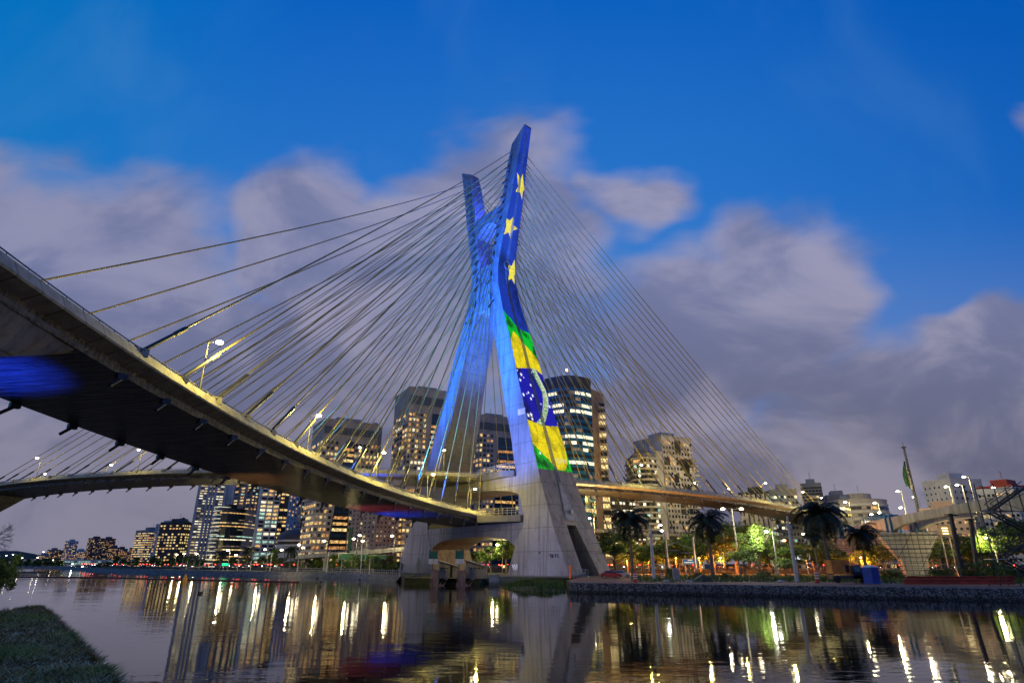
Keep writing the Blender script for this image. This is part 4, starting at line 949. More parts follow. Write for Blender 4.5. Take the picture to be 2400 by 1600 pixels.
for s, sg, w_ in ((121, -1, 'deck lamp highest at left, beside the first thick cable tubes'), (93, -1, 'second tall deck lamp on the near side of the lower deck'), (67, -1, 'third deck lamp on the near side of the lower deck, before the tallest cables'), (43, -1, 'fourth deck lamp on the near side of the lower deck'), (20, -1, 'deck lamp nearest the mast platform on the lower deck'),
                  (104, 1, 'deck lamp half hidden behind the lower deck parapet at left'), (76, 1, 'deck lamp on the far side of the lower deck, middle'), (50, 1, 'deck lamp on the far side of the lower deck near the mast'), (140, 1, 'deck lamp on the lower deck hidden at the frame edge')):
    decklamp(DA, PA, s, sg, 5.8, w_, 4800)
for s, sg, w_ in ((167, -1, 'deck lamp at the far left end of the upper deck, taller head'), (160, 1, 'deck lamp at the far left end of the upper deck, lower head'), (132, -1, 'taller of two deck lamps among the left cables of the upper deck'), (124, 1, 'lower of two deck lamps among the left cables of the upper deck'), (95, -1, 'deck lamp on the upper deck left of where the lower deck crosses'), (58, -1, 'deck lamp on the upper deck behind the lower deck cables'), (34, -1, 'deck lamp on the upper deck left of the far mast leg'), (12, -1, 'deck lamp on the upper deck between the mast legs'),
                  (-30, 1, 'deck lamp on the upper deck right beside the flag-lit leg'), (-46, -1, 'second deck lamp right of the mast, before the dark office'), (-58, 1, 'deck lamp in front of the white balconied tower'), (-84, 1, 'deck lamp in front of the chequered tower foot'), (-104, 1, 'deck lamp right of the chequered tower'), (-100, -1, 'taller deck lamp right of the chequered tower'), (-126, -1, 'bright deck lamp where the upper deck meets the largest palm'), (-144, -1, 'last deck lamp at the right end of the upper deck')):
    decklamp(DB, PBk, s, sg, 6.5, w_, 1700)
for px, py, D, m, pw, w_ in ((1381, 1214, 176, 0, 12000, 'lamp right of the mast leg above the bright trees'), (1551, 1243, 190, 1, 0, 'lamp glimpsed over the dark trees left of the middle'), (1548, 1230, 205, 1, 0, 'small lamp before the white balconied tower foot'), (1424, 1286, 172, 2, 3500, 'orange lamp low among the bright trees by the mast foot'),
                          (1166, 1276, 195, 0, 2600, 'lamp behind the yellow trees inside the mast arch'),
                          (1796, 1245, 143, 1, 5200, 'bright lamp beside the green lit tree'), (1838, 1266, 185, 2, 0, 'orange lamp over the trees under the deck end'), (1883, 1251, 180, 0, 0, 'lamp left of the largest palm crown'),
                          (1981, 1176, 215, 0, 5000, 'leftmost tall lamp before the long pale office'), (2050, 1178, 215, 0, 5000, 'double-bright lamp before the curved end of the pale office'), (2104, 1151, 205, 0, 4000, 'tall lamp left of the flagpole'), (2142, 1164, 230, 0, 0, 'small lamp right beside the flagpole'),
                          (2042, 1205, 225, 0, 0, 'lower lamp above the blue steel props'), (2111, 1189, 200, 0, 4500, 'lamp glaring just over the viaduct beam'), (2061, 1201, 240, 0, 0, 'small lamp beside the blue props'), (2217, 1140, 190, 0, 4500, 'left of three bright lamps over the viaduct'), (2243, 1136, 185, 0, 4500, 'middle of three bright lamps over the viaduct'), (2259, 1117, 180, 0, 4500, 'highest of three bright lamps over the viaduct'), (2311, 1260, 135, 0, 4200, 'lamp under the viaduct left of the stair tower'),
                          (2328, 1142, 215, 1, 0, 'cool lamp before the red-topped block'),
                          (701, 1276, 210, 0, 2500, 'left of the paired lamps on the shore beneath the lower deck'), (710, 1283, 225, 0, 0, 'right of the paired lamps on the shore beneath the lower deck'), (760, 1267, 215, 0, 2500, 'lamp in front of the slanted lit glass facade'), (829, 1262, 205, 0, 2500, 'left lamp of the group over the left overpass'), (843, 1254, 208, 0, 0, 'highest lamp of the group over the left overpass'), (850, 1267, 212, 0, 0, 'right lamp of the group over the left overpass'), (919, 1255, 215, 0, 2500, 'lamp left of the far mast leg foot'),
                          (621, 1287, 250, 0, 2500, 'lamp before the grid office foot'), (660, 1288, 240, 0, 0, 'lamp before the domed hall'), (553, 1300, 280, 0, 0, 'lamp right of the brightest shore lamp'), (534, 1289, 262, 0, 6500, 'brightest warm lamp at the foot of the curved glass tower'), (432, 1297, 330, 0, 1800, 'middle lamp of three above the left tree belt'), (461, 1297, 330, 0, 1800, 'right lamp of three above the left tree belt'), (414, 1299, 350, 0, 1800, 'left lamp of three above the left tree belt'),
                          (170, 1321, 520, 1, 9000, 'floodlight at the left end of the distant shopping centre'), (193, 1327, 520, 1, 0, 'second floodlight on the distant shopping centre shore'), (205, 1327, 520, 1, 0, 'third floodlight on the distant shopping centre shore'), (224, 1327, 510, 1, 0, 'fourth floodlight on the distant shopping centre shore'),
                          (102, 1293, 600, 1, 0, 'high lamp right of the wooded hill'), (15, 1301, 640, 1, 0, 'leftmost lamp on the wooded hill'), (30, 1299, 640, 0, 0, 'second lamp on the wooded hill'), (52, 1307, 620, 0, 0, 'low lamp at the wooded hill foot'), (88, 1306, 600, 0, 0, 'lamp at the right foot of the wooded hill'), (124, 1312, 580, 0, 0, 'small lamp over the distant shore trees')):
    lamp(U(px, py, D), 3.2, w_, (M_lamp, M_lampw, M_lampo)[m], pw * 1.3, ((1, .82, .38), (1, .93, .75), (1, .38, .08))[m], (.24 + D * .0009 if D < 400 else .42), arm=(0, 0) if D > 300 else (RU(-1.6, -1), 0), pr=.08 + D * .0002)
for px, D in ((1470, 176), (1520, 180), (1585, 184), (1640, 182), (1690, 178), (1780, 176), (1860, 172), (2020, 165), (2150, 160)):
    p = Vector((GX(px, D, 6), D, 7.5)); lamp(p, 4.0, 'low orange sodium lamp lighting the trees along the avenue', M_lampo, 8500, (1, .30, .05), .2, group='low sodium lamps along the avenue')
dl = U(1694, 1192, 146)
lamp(dl, 3.2, 'tall double-armed lamp standing alone under the upper deck', M_lamp, 9000, (1, .85, .45), .42, arm=(-2.2, 0), double=True, name='double_lamp', pr=.14)

# ------------------------------------------------------------------ poles, wires, signs on the right bank
for px, py, D, w_ in ((1528, 1246, 112, 'white pole between the first palm and the wire poles'), (1857, 1226, 103, 'white pole left of the largest palm')):
    x = GX(px, D, 8); z = U(px, py, D).z; mb = MB(); mb.tube([(x, D, 3.2), (x, D, z)], [.32, .22], 10); mb.tube([(x, D, z), (x, D, z + 1.2)], .16, 6); mb.box((x, D, z - .6), (.7, .7, .5)); mb.thing('utility_pole', M_pole, w_, 'pole')
wp = []
for px, py, D, w_ in ((1563, 1250, 138, 'left lattice wire pole over the avenue'), (1627, 1258, 132, 'right lattice wire pole over the avenue')):
    x = GX(px, D, 8); z = U(px, py, D).z; wp.append((x, D, z)); mb = MB(); mb.tube([(x, D, 3.2), (x, D, z)], [.26, .2], 8)
    for h in (.72, .62): mb.tube([(x, D, 3 + (z - 3) * h), (x + (2.8 if px < 1600 else -2.8), D, 3 + (z - 3) * (h + (.1 if h > .7 else 0)))], .07, 4)
    mb.thing('wire_pole', M_steel, w_, 'pole')
for k, h in enumerate((.86, .6)):
    mb = MB(); pts = [(x, y, 3 + (z - 3) * h) for x, y, z in [(wp[0][0] - 30, 160, wp[0][2] - 1)] + wp + [(wp[1][0] + 30, 122, wp[1][2] + 1), (wp[1][0] + 60, 105, wp[1][2] + 1)]]
    mb.tube(pts, .035, 4); mb.thing('overhead_wire', M_dsteel, ('upper' if k == 0 else 'lower') + ' overhead wire strung between the lattice poles', 'wire')
def board(name, label, px0, py0, px1, py1, D, mat, cat='sign', back=None, leg=True, zb=3.2):
    a = U(px0, py1, D); b = U(px1, py0, D); c = (a + b) / 2; root = empty(name, (c.x, D, zb), label, cat)
    mb = MB(); mb.box((c.x, D, c.z), (b.x - a.x, .25, b.z - a.z)); mb.build('panel', mat, root)
    fb = MB(); W_, H_ = b.x - a.x, b.z - a.z
    for sx in (-1, 1): fb.box((c.x + sx * W_ / 2, D - .05, c.z), (.1, .3, H_ + .1))
    for sz in (-1, 1): fb.box((c.x, D - .05, c.z + sz * H_ / 2), (W_ + .1, .3, .1))
    fb.build('frame', M_steel, root)
    if leg:
        for sx in (-.3, .3): mb = MB(); mb.tube([(c.x + sx * W_, D + .3, zb), (c.x + sx * W_, D + .3, c.z)], .12, 6); mb.build('post', M_steel, root)
    return root, c, W_, H_
r_, c, W_, H_ = board('road_sign', 'blue road sign panel between the leaning wire poles', 1600, 1309, 1634, 1321, 150, pmat('sign_blue', (.03, .12, .35), .5, emis=(.02, .12, .4), es=.25))
for y_, l_, w_ in ((.25, .3, .3), (-.2, .75, .3)): mb = MB(); mb.box((c.x, 149.84, c.z + y_ * H_), (W_ * l_, .03, H_ * .2)); mb.build('legend_line', pmat('sign_legend', (.6, .62, .45), .5, emis=(.6, .6, .4), es=.3), r_)
board('billboard', 'glaring white lit billboard behind the trees left of the largest palm', 1857, 1297, 1897, 1311, 168, emat('billboard_white', (.9, 1, .95), 2.2), 'billboard')
r_, c, W_, H_ = board('advert_board', 'lit yellow advertising box on a pole right of the big pier', 2202, 1231, 2226, 1256, 130, pmat('advert_yellow', (.5, .35, .12), .6, emis=(1, .6, .2), es=.25), 'billboard')
for k in range(3): mb = MB(); mb.box((c.x, 129.84, c.z + (.25 - k * .25) * H_), (W_ * .45, .03, H_ * .11)); mb.build('lit_line', emat('advert_line', (1, .8, .4), 3.), r_)
board('direction_sign', 'small green lit sign on the left shore below the brightest lamp', 520, 1319, 538, 1325, 290, emat('green_sign', (.0, .9, .35), 1.6), leg=True)
for a in ((793, 1296, 832, 1311, 'left green motorway sign under the left overpass'), (836, 1298, 864, 1311, 'middle green motorway sign under the left overpass'), (868, 1300, 908, 1309, 'right green motorway sign under the left overpass')):
    r_, c, W_, H_ = board('motorway_sign', a[4], a[0], a[1], a[2], a[3], 228, pmat('sign_green', (.0, .06, .03), .5, emis=(0, .25, .1), es=.06))
mb = MB(); x = GX(821, 235, 15); mb.tube([(x, 235, 3.2), (x, 235, U(821, 1236, 235).z)], .75, 10); mb.thing('green_column', pmat('column_green', (.01, .06, .04), .6), 'tall dark green column in front of the big beige office', 'column')
for k, px in enumerate((636, 700, 769, 802, 848, 868, 440, 470, 500, 560, 590, 940)):
    D = 145 + (945 - px) * .36; x = GX(px, D, 8); z = 3.2 + (6.5 if px in (636, 700, 769, 848) else 4.); mb = MB(); mb.tube([(x, D, 3.2), (x, D, z)], .13, 6); mb.tube([(x, D, z), (x + .8, D, z + .2)], .06, 4)
    tag(mb.thing('bank_post', M_pole, 'pale thin post on the left far embankment in front of the tree belt', 'post'), group='pale posts along the left far embankment')
mb = MB(); pts = []
for i in range(60):
    px = 640 + i * 5; D = 143 + (945 - px) * .33; x = GX(px, D, 4); pts.append((x, D, 4.5)); mb.tube([(x, D, 3.2), (x, D, 4.6)], .05, 4)
mb.tube(pts, .05, 4); mb.tube([(a, b, c - .6) for a, b, c in pts], .05, 4); mb.thing('guard_fence', M_steel, 'low post and rail fence along the left embankment top', 'fence')
# left overpass
mb = MB(); a = [U(px, 1300 - (px - 690) * .075, 250 - (px - 690) * .12) for px in (690, 760, 840, 950, 1010)]
ov = empty('overpass', (a[0].x, a[0].y, 3.2), 'low curved concrete overpass at left behind the green motorway signs', 'overpass')
for k, (o_, zz, hh) in enumerate(((0, 0, 1.2),)):
    for p, q in zip(a, a[1:]): d = (q - p); d.z = 0; nn = Vector((-d.y, d.x, 0)).normalized() * 8; mb.add([p, q, q + nn, p + nn] + [v - Vector((0, 0, 1.5)) for v in (p, q, q + nn, p + nn)], [(0, 1, 2, 3), (0, 1, 5, 4), (7, 6, 5, 4), (3, 2, 6, 7)])
mb.build('span', M_deck, ov)
for p in a[1:]: mb = MB(); mb.box((p.x, p.y + 4, (p.z + 1.8) / 2), (1.6, 2.4, p.z - 1.8)); mb.build('pier', M_deck, ov)
mb = MB()
for p, q in zip(a, a[1:]): mb.tube([p + Vector((0, 0, .9)), q + Vector((0, 0, .9))], .08, 4)
for p, q in zip(a, a[1:]):
    for k in range(12): w_ = p.lerp(q, k / 12); mb.tube([w_, w_ + Vector((0, 0, .9))], .05, 4)
mb.build('railing', M_steel, ov)

# ------------------------------------------------------------------ right viaduct under construction
b0, b1 = Vector((106, 215, 0)), Vector((75, 74, 0)); bd = (b1 - b0).normalized(); bn = Vector((-bd.y, bd.x, 0)); bn = bn if bn.x > 0 else -bn
def vb(D, o_=0): t = (D - b0.y) / bd.y; p = b0 + bd * t + bn * o_; return p
via = empty('monorail_viaduct', tuple(vb(150)) [:2] + (3.2,), 'pair of curved concrete guideway beams on splayed piers at the right', 'viaduct')
for o_, nm in ((0, 'guide_beam'), (5.2, 'guide_beam')):
    mb = MB(); Ds = [214 - i * 2.0 for i in range(71)]; pr = []
    for D in Ds:
        near = min(abs(D - 188), abs(D - 150), abs(D - 92), abs(D - 225)); dep = 1.7 + 1.7 * max(0, 1 - near / 17) ** 2; p = vb(D, o_); zt = 16.4 - max(0, D - 160) * .035
        pr.append([p - bn * .55 + Vector((0, 0, zt)), p + bn * .55 + Vector((0, 0, zt)), p + bn * .55 + Vector((0, 0, zt - dep)), p - bn * .55 + Vector((0, 0, zt - dep)), p - bn * .62 + Vector((0, 0, zt - .7)), p - bn * .62 + Vector((0, 0, zt - .5))])
    for r0, r1 in zip(pr, pr[1:]):
        k = len(mb.v); mb.v += [tuple(v) for v in r0 + r1]
        for i, j in ((0, 1), (1, 2), (2, 3), (3, 4), (4, 5), (5, 0)): mb.f.append((k + i, k + j, k + 6 + j, k + 6 + i)); mb.m.append(0)
    mb.add(pr[-1], [(0, 1, 2, 3)]); mb.add(pr[0], [(0, 1, 2, 3)]); mb.build(nm, M_deck, via)
M_prop = pmat('prop_blue', (.02, .16, .32), .5, .2, .2, 1)
for D, w_ in ((150, 1.), (188, 1.)):
    p = vb(D, 2.6); mb = MB(); zt = 12.9
    q = lambda x, z: p + bn * x + Vector((0, 0, z))
    mb.extrude([q(-6.6, zt), q(-6.0, zt - 1.4), q(-2.9, 7.), q(-1.9, 2.), q(2.0, 2.), q(2.8, 7), q(5.6, zt - 1.4), q(6.4, zt)], bd * 2.6); mb.build('splayed_pier', concrete('pier_concrete%d' % D, (.36, .33, .28), 1.6), via)
    for o_ in (-2.6, 2.6):
        for e in (-.2, 2.6): mb = MB(); c_ = p + bn * (o_ - .9) + bd * e + Vector((0, 0, 14.8)); mb.box(c_, (.35, .35, 4.2)); mb.box(c_ + bn * 1.9, (.35, .35, 4.2)); mb.box(c_ + bn * .95 + Vector((0, 0, 2)), (2.2, .35, .35)); mb.build('steel_bracket', M_prop, via)
    sb = MB(); s0_ = p + bd * 3.5
    for k in range(11):
        zz = 3.6 + k * .95; sb.tube([s0_ - bn * 7.2 + Vector((0, 0, zz)), s0_ + bn * 7.2 + Vector((0, 0, zz))], .055, 4)
    for k in range(13): xx = -7.2 + k * 1.2; sb.tube([s0_ + bn * xx + Vector((0, 0, 3.2)), s0_ + bn * xx + Vector((0, 0, 13.6))], .04, 4)
    for xx in (-6, 0): sb.tube([s0_ + bn * xx + Vector((0, 0, 4)), s0_ + bn * (xx + 6) + Vector((0, 0, 12.5))], .05, 4)
    sb.thing('scaffolding', M_dsteel, ('dark tube scaffolding round the nearer splayed pier' if D == 150 else 'dark tube scaffolding round the farther splayed pier'), 'scaffold')
tr = MB()
for k in range(9):
    D = 158 + k * 1.9; p = vb(D, 2.6) + Vector((0, 0, 16.4)); p2 = vb(D + 1.9, 2.6) + Vector((0, 0, 16.4))
    for o_ in (-1, 1): tr.tube([p + bn * o_, p + bn * o_ + Vector((0, 0, 1.5))], .09, 4); tr.tube([p + bn * o_ + Vector((0, 0, 1.5)), p2 + bn * o_], .07, 4); tr.tube([p + bn * o_ + Vector((0, 0, 1.5)), p2 + bn * o_ + Vector((0, 0, 1.5))], .09, 4)
tr.thing('launching_truss', M_prop, 'blue steel lattice truss lying on the viaduct beams', 'truss')
for px0, py0, px1, py1, D, w_ in ((2228, 1206, 2258, 1322, 118, 'left leaning dark steel shoring column under the viaduct'), (2275, 1218, 2292, 1288, 124, 'right dark steel shoring column under the viaduct')):
    a = U(px0, py0, D); c = U(px1, py1, D); c.z = 3.2; c.x = GX(px1, D, 3.2); mb = MB(); mb.tube([(c.x, D, 3.2), (a.x, D, a.z)], .38, 8); mb.box((a.x, D, a.z), (1.6, 1.2, .4)); mb.thing('shoring_column', M_dsteel, w_, 'column')
# ---- scaffold stair tower
sx, sy = GX(2372, 84, 10), 84; st = empty('scaffold_stair', (sx, sy, 3.2), 'scaffold stair tower with zigzag flights at the right edge', 'stair tower')
for ix in (-4.2, -1.6, 1.6, 4.2):
    for iy in (-1, 1): mb = MB(); mb.tube([(sx + ix, sy + iy, 3.2), (sx + ix, sy + iy, 16.3)], .075, 5); mb.build('upright', M_dsteel, st)
for k in range(4):
    z0_, z1_ = 3.6 + k * 3., 6.6 + k * 3.; sg = 1 if k % 2 else -1; mb = MB()
    a = Vector((sx - 2.6 * sg, sy - .8, z0_)); c = Vector((sx + 2.6 * sg, sy - .8, z1_))
    for dy in (0, 1.): mb.tube([a + Vector((0, dy, 0)), c + Vector((0, dy, 0))], .13, 4); mb.tube([a + Vector((0, dy, 1)), c + Vector((0, dy, 1))], .05, 4)
    for j in range(13): t = j / 12; p = a.lerp(c, t); mb.box((p.x, p.y + .5, p.z + .1), (.34, 1., .06)); 
    mb.build('stair_flight', M_dsteel, st)
    mb = MB(); mb.box((sx + 3.5 * sg, sy - .3, z1_ - .05), (1.9, 1.6, .12)); mb.build('landing', M_steel, st)
    mb = MB(); mb.tube([(sx - 4.2, sy - 1, z1_), (sx + 4.2, sy - 1, z1_)], .05, 4); mb.tube([(sx - 4.2, sy - 1, z0_), (sx + 4.2, sy - 1, z1_)], .04, 4); mb.tube([(sx + 4.2, sy + 1, z0_), (sx - 4.2, sy + 1, z1_)], .04, 4); mb.build('brace', M_dsteel, st)
# ---- flagpole
p = U(2118, 1048, 225); fp = empty('flagpole', (p.x, 225, 3.2), 'tall dark flagpole with a limp flag beyond the viaduct', 'flagpole')
mb = MB(); mb.tube([(p.x, 225, 3.2), (p.x, 225, p.z)], [.75, .35], 10); mb.tube([(p.x, 225, p.z), (p.x, 225, p.z + 2)], .08, 5); mb.box((p.x, 225, p.z), (1.1, 1.1, .6)); mb.build('pole', pmat('flagpole_grey', (.08, .08, .08), .6), fp)
fb = MB(); a = U(2121, 1078, 224.5); rows = []
for i in range(13):
    t = i / 12; z = a.z - t * 9.5; wdt = .2 + 1.9 * sin(t * pi * .75) ** 1.2
    rows.append([(a.x - .25 - (.0 if t < .9 else 0) + u_ * wdt - wdt * .8, 224.4 + .5 * sin(u_ * 9 + t * 2), z - u_ * 1.2) for u_ in (0, .2, .4, .6, .8, 1)])
for r0, r1 in zip(rows, rows[1:]):
    for j in range(5): fb.quad(r0[j], r0[j + 1], r1[j + 1], r1[j], 0 if (j < 4) else 1)
fb.build('flag', [pmat('flag_green', (.02, .07, .03), .8), pmat('flag_pale', (.4, .4, .3), .8)], fp)

# ------------------------------------------------------------------ vehicles
def car_proto(paint, label, h=1.45, L=4.2):
    r = empty('parked_car', (0, 0, 0), label, 'car')
    prof = [(-L / 2, .45), (-L / 2, .75), (-L / 2 + .25, .98), (-L / 2 + .5, 1.02), (-L / 2 + .95, h - .05), (-.1, h), (.55, h - .06), (1.15, 1.0), (L / 2 - .15, .82), (L / 2, .6), (L / 2, .35), (L / 2 - .2, .25), (-L / 2 + .2, .25)]
    sec = [(-.86, 0), (-.8, 0), (.8, 0), (.86, 0)]; mb = MB()
    def wy(z): return .88 if z < .95 else .88 - (z - .95) / (h - .95) * .2
    k = len(prof); mb.v = [(x, -wy(z), z) for x, z in prof] + [(x, wy(z), z) for x, z in prof]
    mb.f = [(i, (i + 1) % k, k + (i + 1) % k, k + i) for i in range(k)] + [tuple(range(k - 1, -1, -1)), tuple(range(k, 2 * k))]; mb.m = [0] * (k + 2)
    mb.build('body', paint, r)
    g = pmat('car_glass', (.02, .025, .03), .08, 0, .1, 1, 0, .7)
    for sg in (-1, 1):
        wb = MB(); q = [(-L / 2 + .75, 1.03), (-L / 2 + 1.05, h - .12), (-.1, h - .08), (.5, h - .12), (.98, 1.03)]
        wb.add([(x, sg * (wy(z) + .012), z) for x, z in q], [(0, 1, 2, 3, 4)]); wb.build('side_window', g, r)
    wb = MB(); wb.quad((1.2, -.68, 1.0), (1.2, .68, 1.0), (.62, .6, h - .06), (.62, -.6, h - .06)); wb.build('windscreen', g, r)
    wb = MB(); wb.quad((-L / 2 + .46, .68, 1.05), (-L / 2 + .46, -.68, 1.05), (-L / 2 + .9, -.6, h - .1), (-L / 2 + .9, .6, h - .1)); wb.build('rear_window', g, r)
    for x in (-L / 2 + .78, L / 2 - .8):
        for sg in (-1, 1):
            w_ = MB(); w_.tube([(x, sg * .70, .32), (x, sg * .90, .32)], .32, 14); ty = w_.build('wheel', pmat('tyre', (.015, .015, .015), .8), r)
            w_ = MB(); w_.tube([(x, sg * .89, .32), (x, sg * .91, .32)], .19, 10); w_.build('rim', M_steel, ty)
    for sg in (-1, 1):
        l = MB(); l.box((-L / 2 - .01, sg * .68, .82), (.06, .3, .2)); l.build('tail_light', pmat('tail_lens', (.3, .01, .01), .3), r)
        l = MB(); l.box((L / 2 - .06, sg * .66, .68), (.1, .34, .16)); l.build('headlight', pmat('head_lens', (.6, .6, .6), .2), r)
    return r
M_cred = pmat('car_paint_red', (.42, .012, .015), .25, 0, .08, 1, 0, .7); M_csil = pmat('car_paint_silver', (.42, .43, .45), .3, .5, .08, 1)
c1 = car_proto(M_cred, 'red hatchback parked on the dirt just right of the mast foot'); c1.location = (GX(1433, 126, 3.3), 126, 3.27); c1.rotation_euler = (0, 0, radians(-8))
c2 = car_proto(M_csil, 'silver car parked behind the red hatchback'); c2.location = (GX(1456, 130, 3.3), 130, 3.27); c2.rotation_euler = (0, 0, radians(-16))
tc_ = car_proto(pmat('traffic_dark', (.05, .05, .055), .3), 'car driving away with red tail lights on the avenue')
tc_.name = 'moving_car'
for ch in tc_.children:
    if ch.name.startswith('tail_light'): ch.data.materials.clear(); ch.data.materials.append(M_red); ch.scale = (1, 1.25, 1.6)
    if ch.name.startswith('headlight'): ch.data.materials.clear(); ch.data.materials.append(M_head)
def road_at(d, o_):
    P = offs(road, o_); t = 0
    for a, b in zip(P, P[1:]):
        L = (Vector(b) - Vector(a)).length
        if t + L >= d: f_ = (d - t) / L; return (a[0] + (b[0] - a[0]) * f_, a[1] + (b[1] - a[1]) * f_, atan2(b[1] - a[1], b[0] - a[0]))
        t += L
    return (*P[-1], 0)
first = True
for lane in (-5.2, -1.8, 1.8):
    d = RU(140, 150)
    while d < 880:
        x, y, a = road_at(d, lane); d += RU(8, 15) if d > 470 else RU(38, 75)
        px = 1200 + F * x / (y * CP)
        if px > 2460: break
        hd = a if lane < 0 else a + pi
        if first: tc_.location = (x, y, 4.3); tc_.rotation_euler = (0, 0, a + pi); tc_['group'] = 'cars with tail lights on the avenue'; first = False
        else: dup(tc_, (x, y, 4.3), a + (.0 if lane == 1.8 else 0) + (pi * .97 if lane == -5.2 else 0) + RU(-.05, .05), group='cars with tail lights on the avenue')
# extra red point lights, apart from the cars, stand in for tail light glow
for px in (1450, 1560, 1680, 2050, 2180): D = 186 - (px - 1450) * .03; point('traffic_glow_fill', (GX(px, D, 5), D, 5.4), 900, (1, .12, .04), .4)
# orange service truck
tx, ty = GX(1988, 96, 4), 96
tk = empty('service_truck', (tx, ty, 3.3), 'dark truck with an orange box body parked beside the blue toilet', 'truck')
mb = MB(); mb.box((tx - 1.35, ty, 5.55), (2.7, 2.1, 1.9)); mb.build('box_body', pmat('truck_orange', (.48, .17, .03), .5), tk)
mb = MB(); mb.box((tx - .45, ty - 1.07, 5.3), (.55, .06, 1.)); mb.build('box_vent', M_hole, tk)
mb = MB(); mb.box((tx - .2, ty, 4.1), (5.2, 1.9, .45)); mb.build('chassis', M_dsteel, tk)
mb = MB(); mb.extrude([(tx + .35, ty - .95, 3.9), (tx + 2.6, ty - .95, 3.9), (tx + 2.6, ty - .95, 4.7), (tx + 1.9, ty - .95, 4.85), (tx + 1.45, ty - .95, 5.65), (tx + .35, ty - .95, 5.7)], (0, 1.9, 0)); cb_ = mb.build('cab', pmat('cab_dark', (.03, .035, .05), .35), tk)
mb = MB(); mb.add([(tx + .6, ty - .97, 4.85), (tx + 1.65, ty - .97, 4.85), (tx + 1.35, ty - .97, 5.5), (tx + .6, ty - .97, 5.5)], [(0, 1, 2, 3)]); mb.build('cab_window', pmat('cab_glass', (.08, .16, .22), .1), cb_)
for x in (-2.1, 1.75): mb = MB(); mb.tube([(tx + x, ty - 1.0, 3.75), (tx + x, ty - .7, 3.75)], .45, 14); mb.build('wheel', pmat('tyre', (0, 0, 0)), tk)
# portable toilet
tx, ty = GX(2043, 93, 4), 93; to = empty('portable_toilet', (tx, ty, 3.27), 'blue portable toilet cabin with a white roof on the dirt track', 'toilet cabin')
mb = MB(); mb.box((tx, ty, 4.4), (1.5, 1.5, 2.2), .35)
for k in range(5): mb.box((tx, ty, 3.6 + k * .4), (1.56, 1.56, .06), .35)
mb.build('cabin', pmat('cabin_blue', (.02, .07, .38), .45), to)
mb = MB(); mb.box((tx, ty, 5.55), (1.62, 1.62, .14), .35); mb.ball((tx, ty, 5.6), .78, 0, 12, 6, (1, 1, .28)); mb.build('roof', pmat('roof_white', (.55, .65, .75), .5), to)
mb = MB(); q = Vector((sin(.35), -cos(.35), 0)); mb.box(Vector((tx, ty, 4.4)) + q * .79, (.8, .03, 1.8), .35); mb.build('door', pmat('door_blue', (.015, .05, .28), .45), to)
# barrels, beams and small site clutter
def barrel(px, D, label, h=1.3, r=.3):
    x = GX(px, D, 3.8); b_ = empty('striped_barrel', (x, D, 3.27), label, 'traffic barrel'); mb = MB(); mb.tube([(x, D, 3.27), (x, D, 3.27 + .25), (x, D, 3.3 + h)], [r * 1.35, r, r * .8], 10); mb.build('barrel', pmat('barrel_red', (.45, .04, .02), .5), b_)
    for k in range(3): mb = MB(); zz = 3.27 + h * (.35 + .22 * k); mb.tube([(x, D, zz), (x, D, zz + h * .1)], r * (1.02 - .08 * k), 10); mb.build('white_band', pmat('band_white', (.75, .7, .6), .5), b_)
barrel(1489, 98, 'red and white striped barrel nearest the gabion wall right of the parked cars', 1.5, .35); barrel(1553, 112, 'red and white striped barrel between the white pole and wire pole', 1.3, .3); barrel(1915, 96, 'red and white striped barrel at the foot of the largest palm', 1.7, .3)
for k, (px0, px1, D, zz) in enumerate(((2118, 2375, 84, 3.75), (2125, 2378, 86, 4.1))):
    a, c = GX(px0, D, zz), GX(px1, D, zz); mb = MB(); mb.box(((a + c) / 2, D, zz - .28), (c - a, .5, .07)); mb.box(((a + c) / 2, D, zz), (c - a, .08, .56)); mb.box(((a + c) / 2, D, zz + .28), (c - a, .5, .07)); mb.thing('steel_girder', pmat('girder_red', (.32, .05, .03), .6), ('front' if k == 0 else 'rear') + ' long red steel girder lying on the dirt track', 'girder')
mb = MB(); x = GX(1585, 108, 4); mb.box((x, 108, 4.3), (1.1, .4, 2.)); mb.thing('switch_cabinet', pmat('cabinet_grey', (.33, .33, .32), .6), 'pale upright utility cabinet below the blue sign', 'cabinet')
mb = MB(); x = GX(1650, 104, 3.6); mb.extrude([(x - 1.8, 104, 3.3), (x + 1.8, 104, 3.3), (x, 104, 4.3)], (0, 1.6, 0)); mb.thing('covered_heap', pmat('tarp_dark', (.06, .07, .06), .7), 'dark tent-shaped covered heap left of the tall thin palm', 'heap')
mb = MB(); a = GX(1503, 116, 4)
for k in range(5): mb.tube([(a + k * .8, 116, 3.3), (a + k * .8, 116, 4.4)], .05, 4)
for zz in (3.8, 4.4): mb.tube([(a, 116, zz), (a + 3.2, 116, zz)], .06, 4)
mb.thing('site_barrier', pmat('barrier_ochre', (.3, .2, .07), .6), 'low ochre metal barrier behind the first striped barrel', 'barrier')
for px, D, w_ in ((1560, 101, 'small white sack left of the grey cabinet'), (1612, 100, 'white sack pile right of the grey cabinet'), (1828, 100, 'small white sack near the right white pole')):
    mb = MB(); x = GX(px, D, 3.4); mb.ball((x, D, 3.42), .35, 0, 8, 5, (1.3, .8, .5)); mb.ball((x + .45, D, 3.4), .26, 0, 8, 5, (1.2, .8, .5)); mb.thing('sack', pmat('sack_white', (.5, .5, .48), .8), w_, 'sack')
mb = MB(); a = U(1349, 1331, 124); x = GX(1352, 124, 4)
for k in range(5): mb.tube([(x + k * .55, 124, 3.3), (x + k * .55, 124, 4.9)], .06, 4)
for zz in (3.9, 4.9): mb.tube([(x, 124, zz), (x + 2.2, 124, zz)], .06, 4)
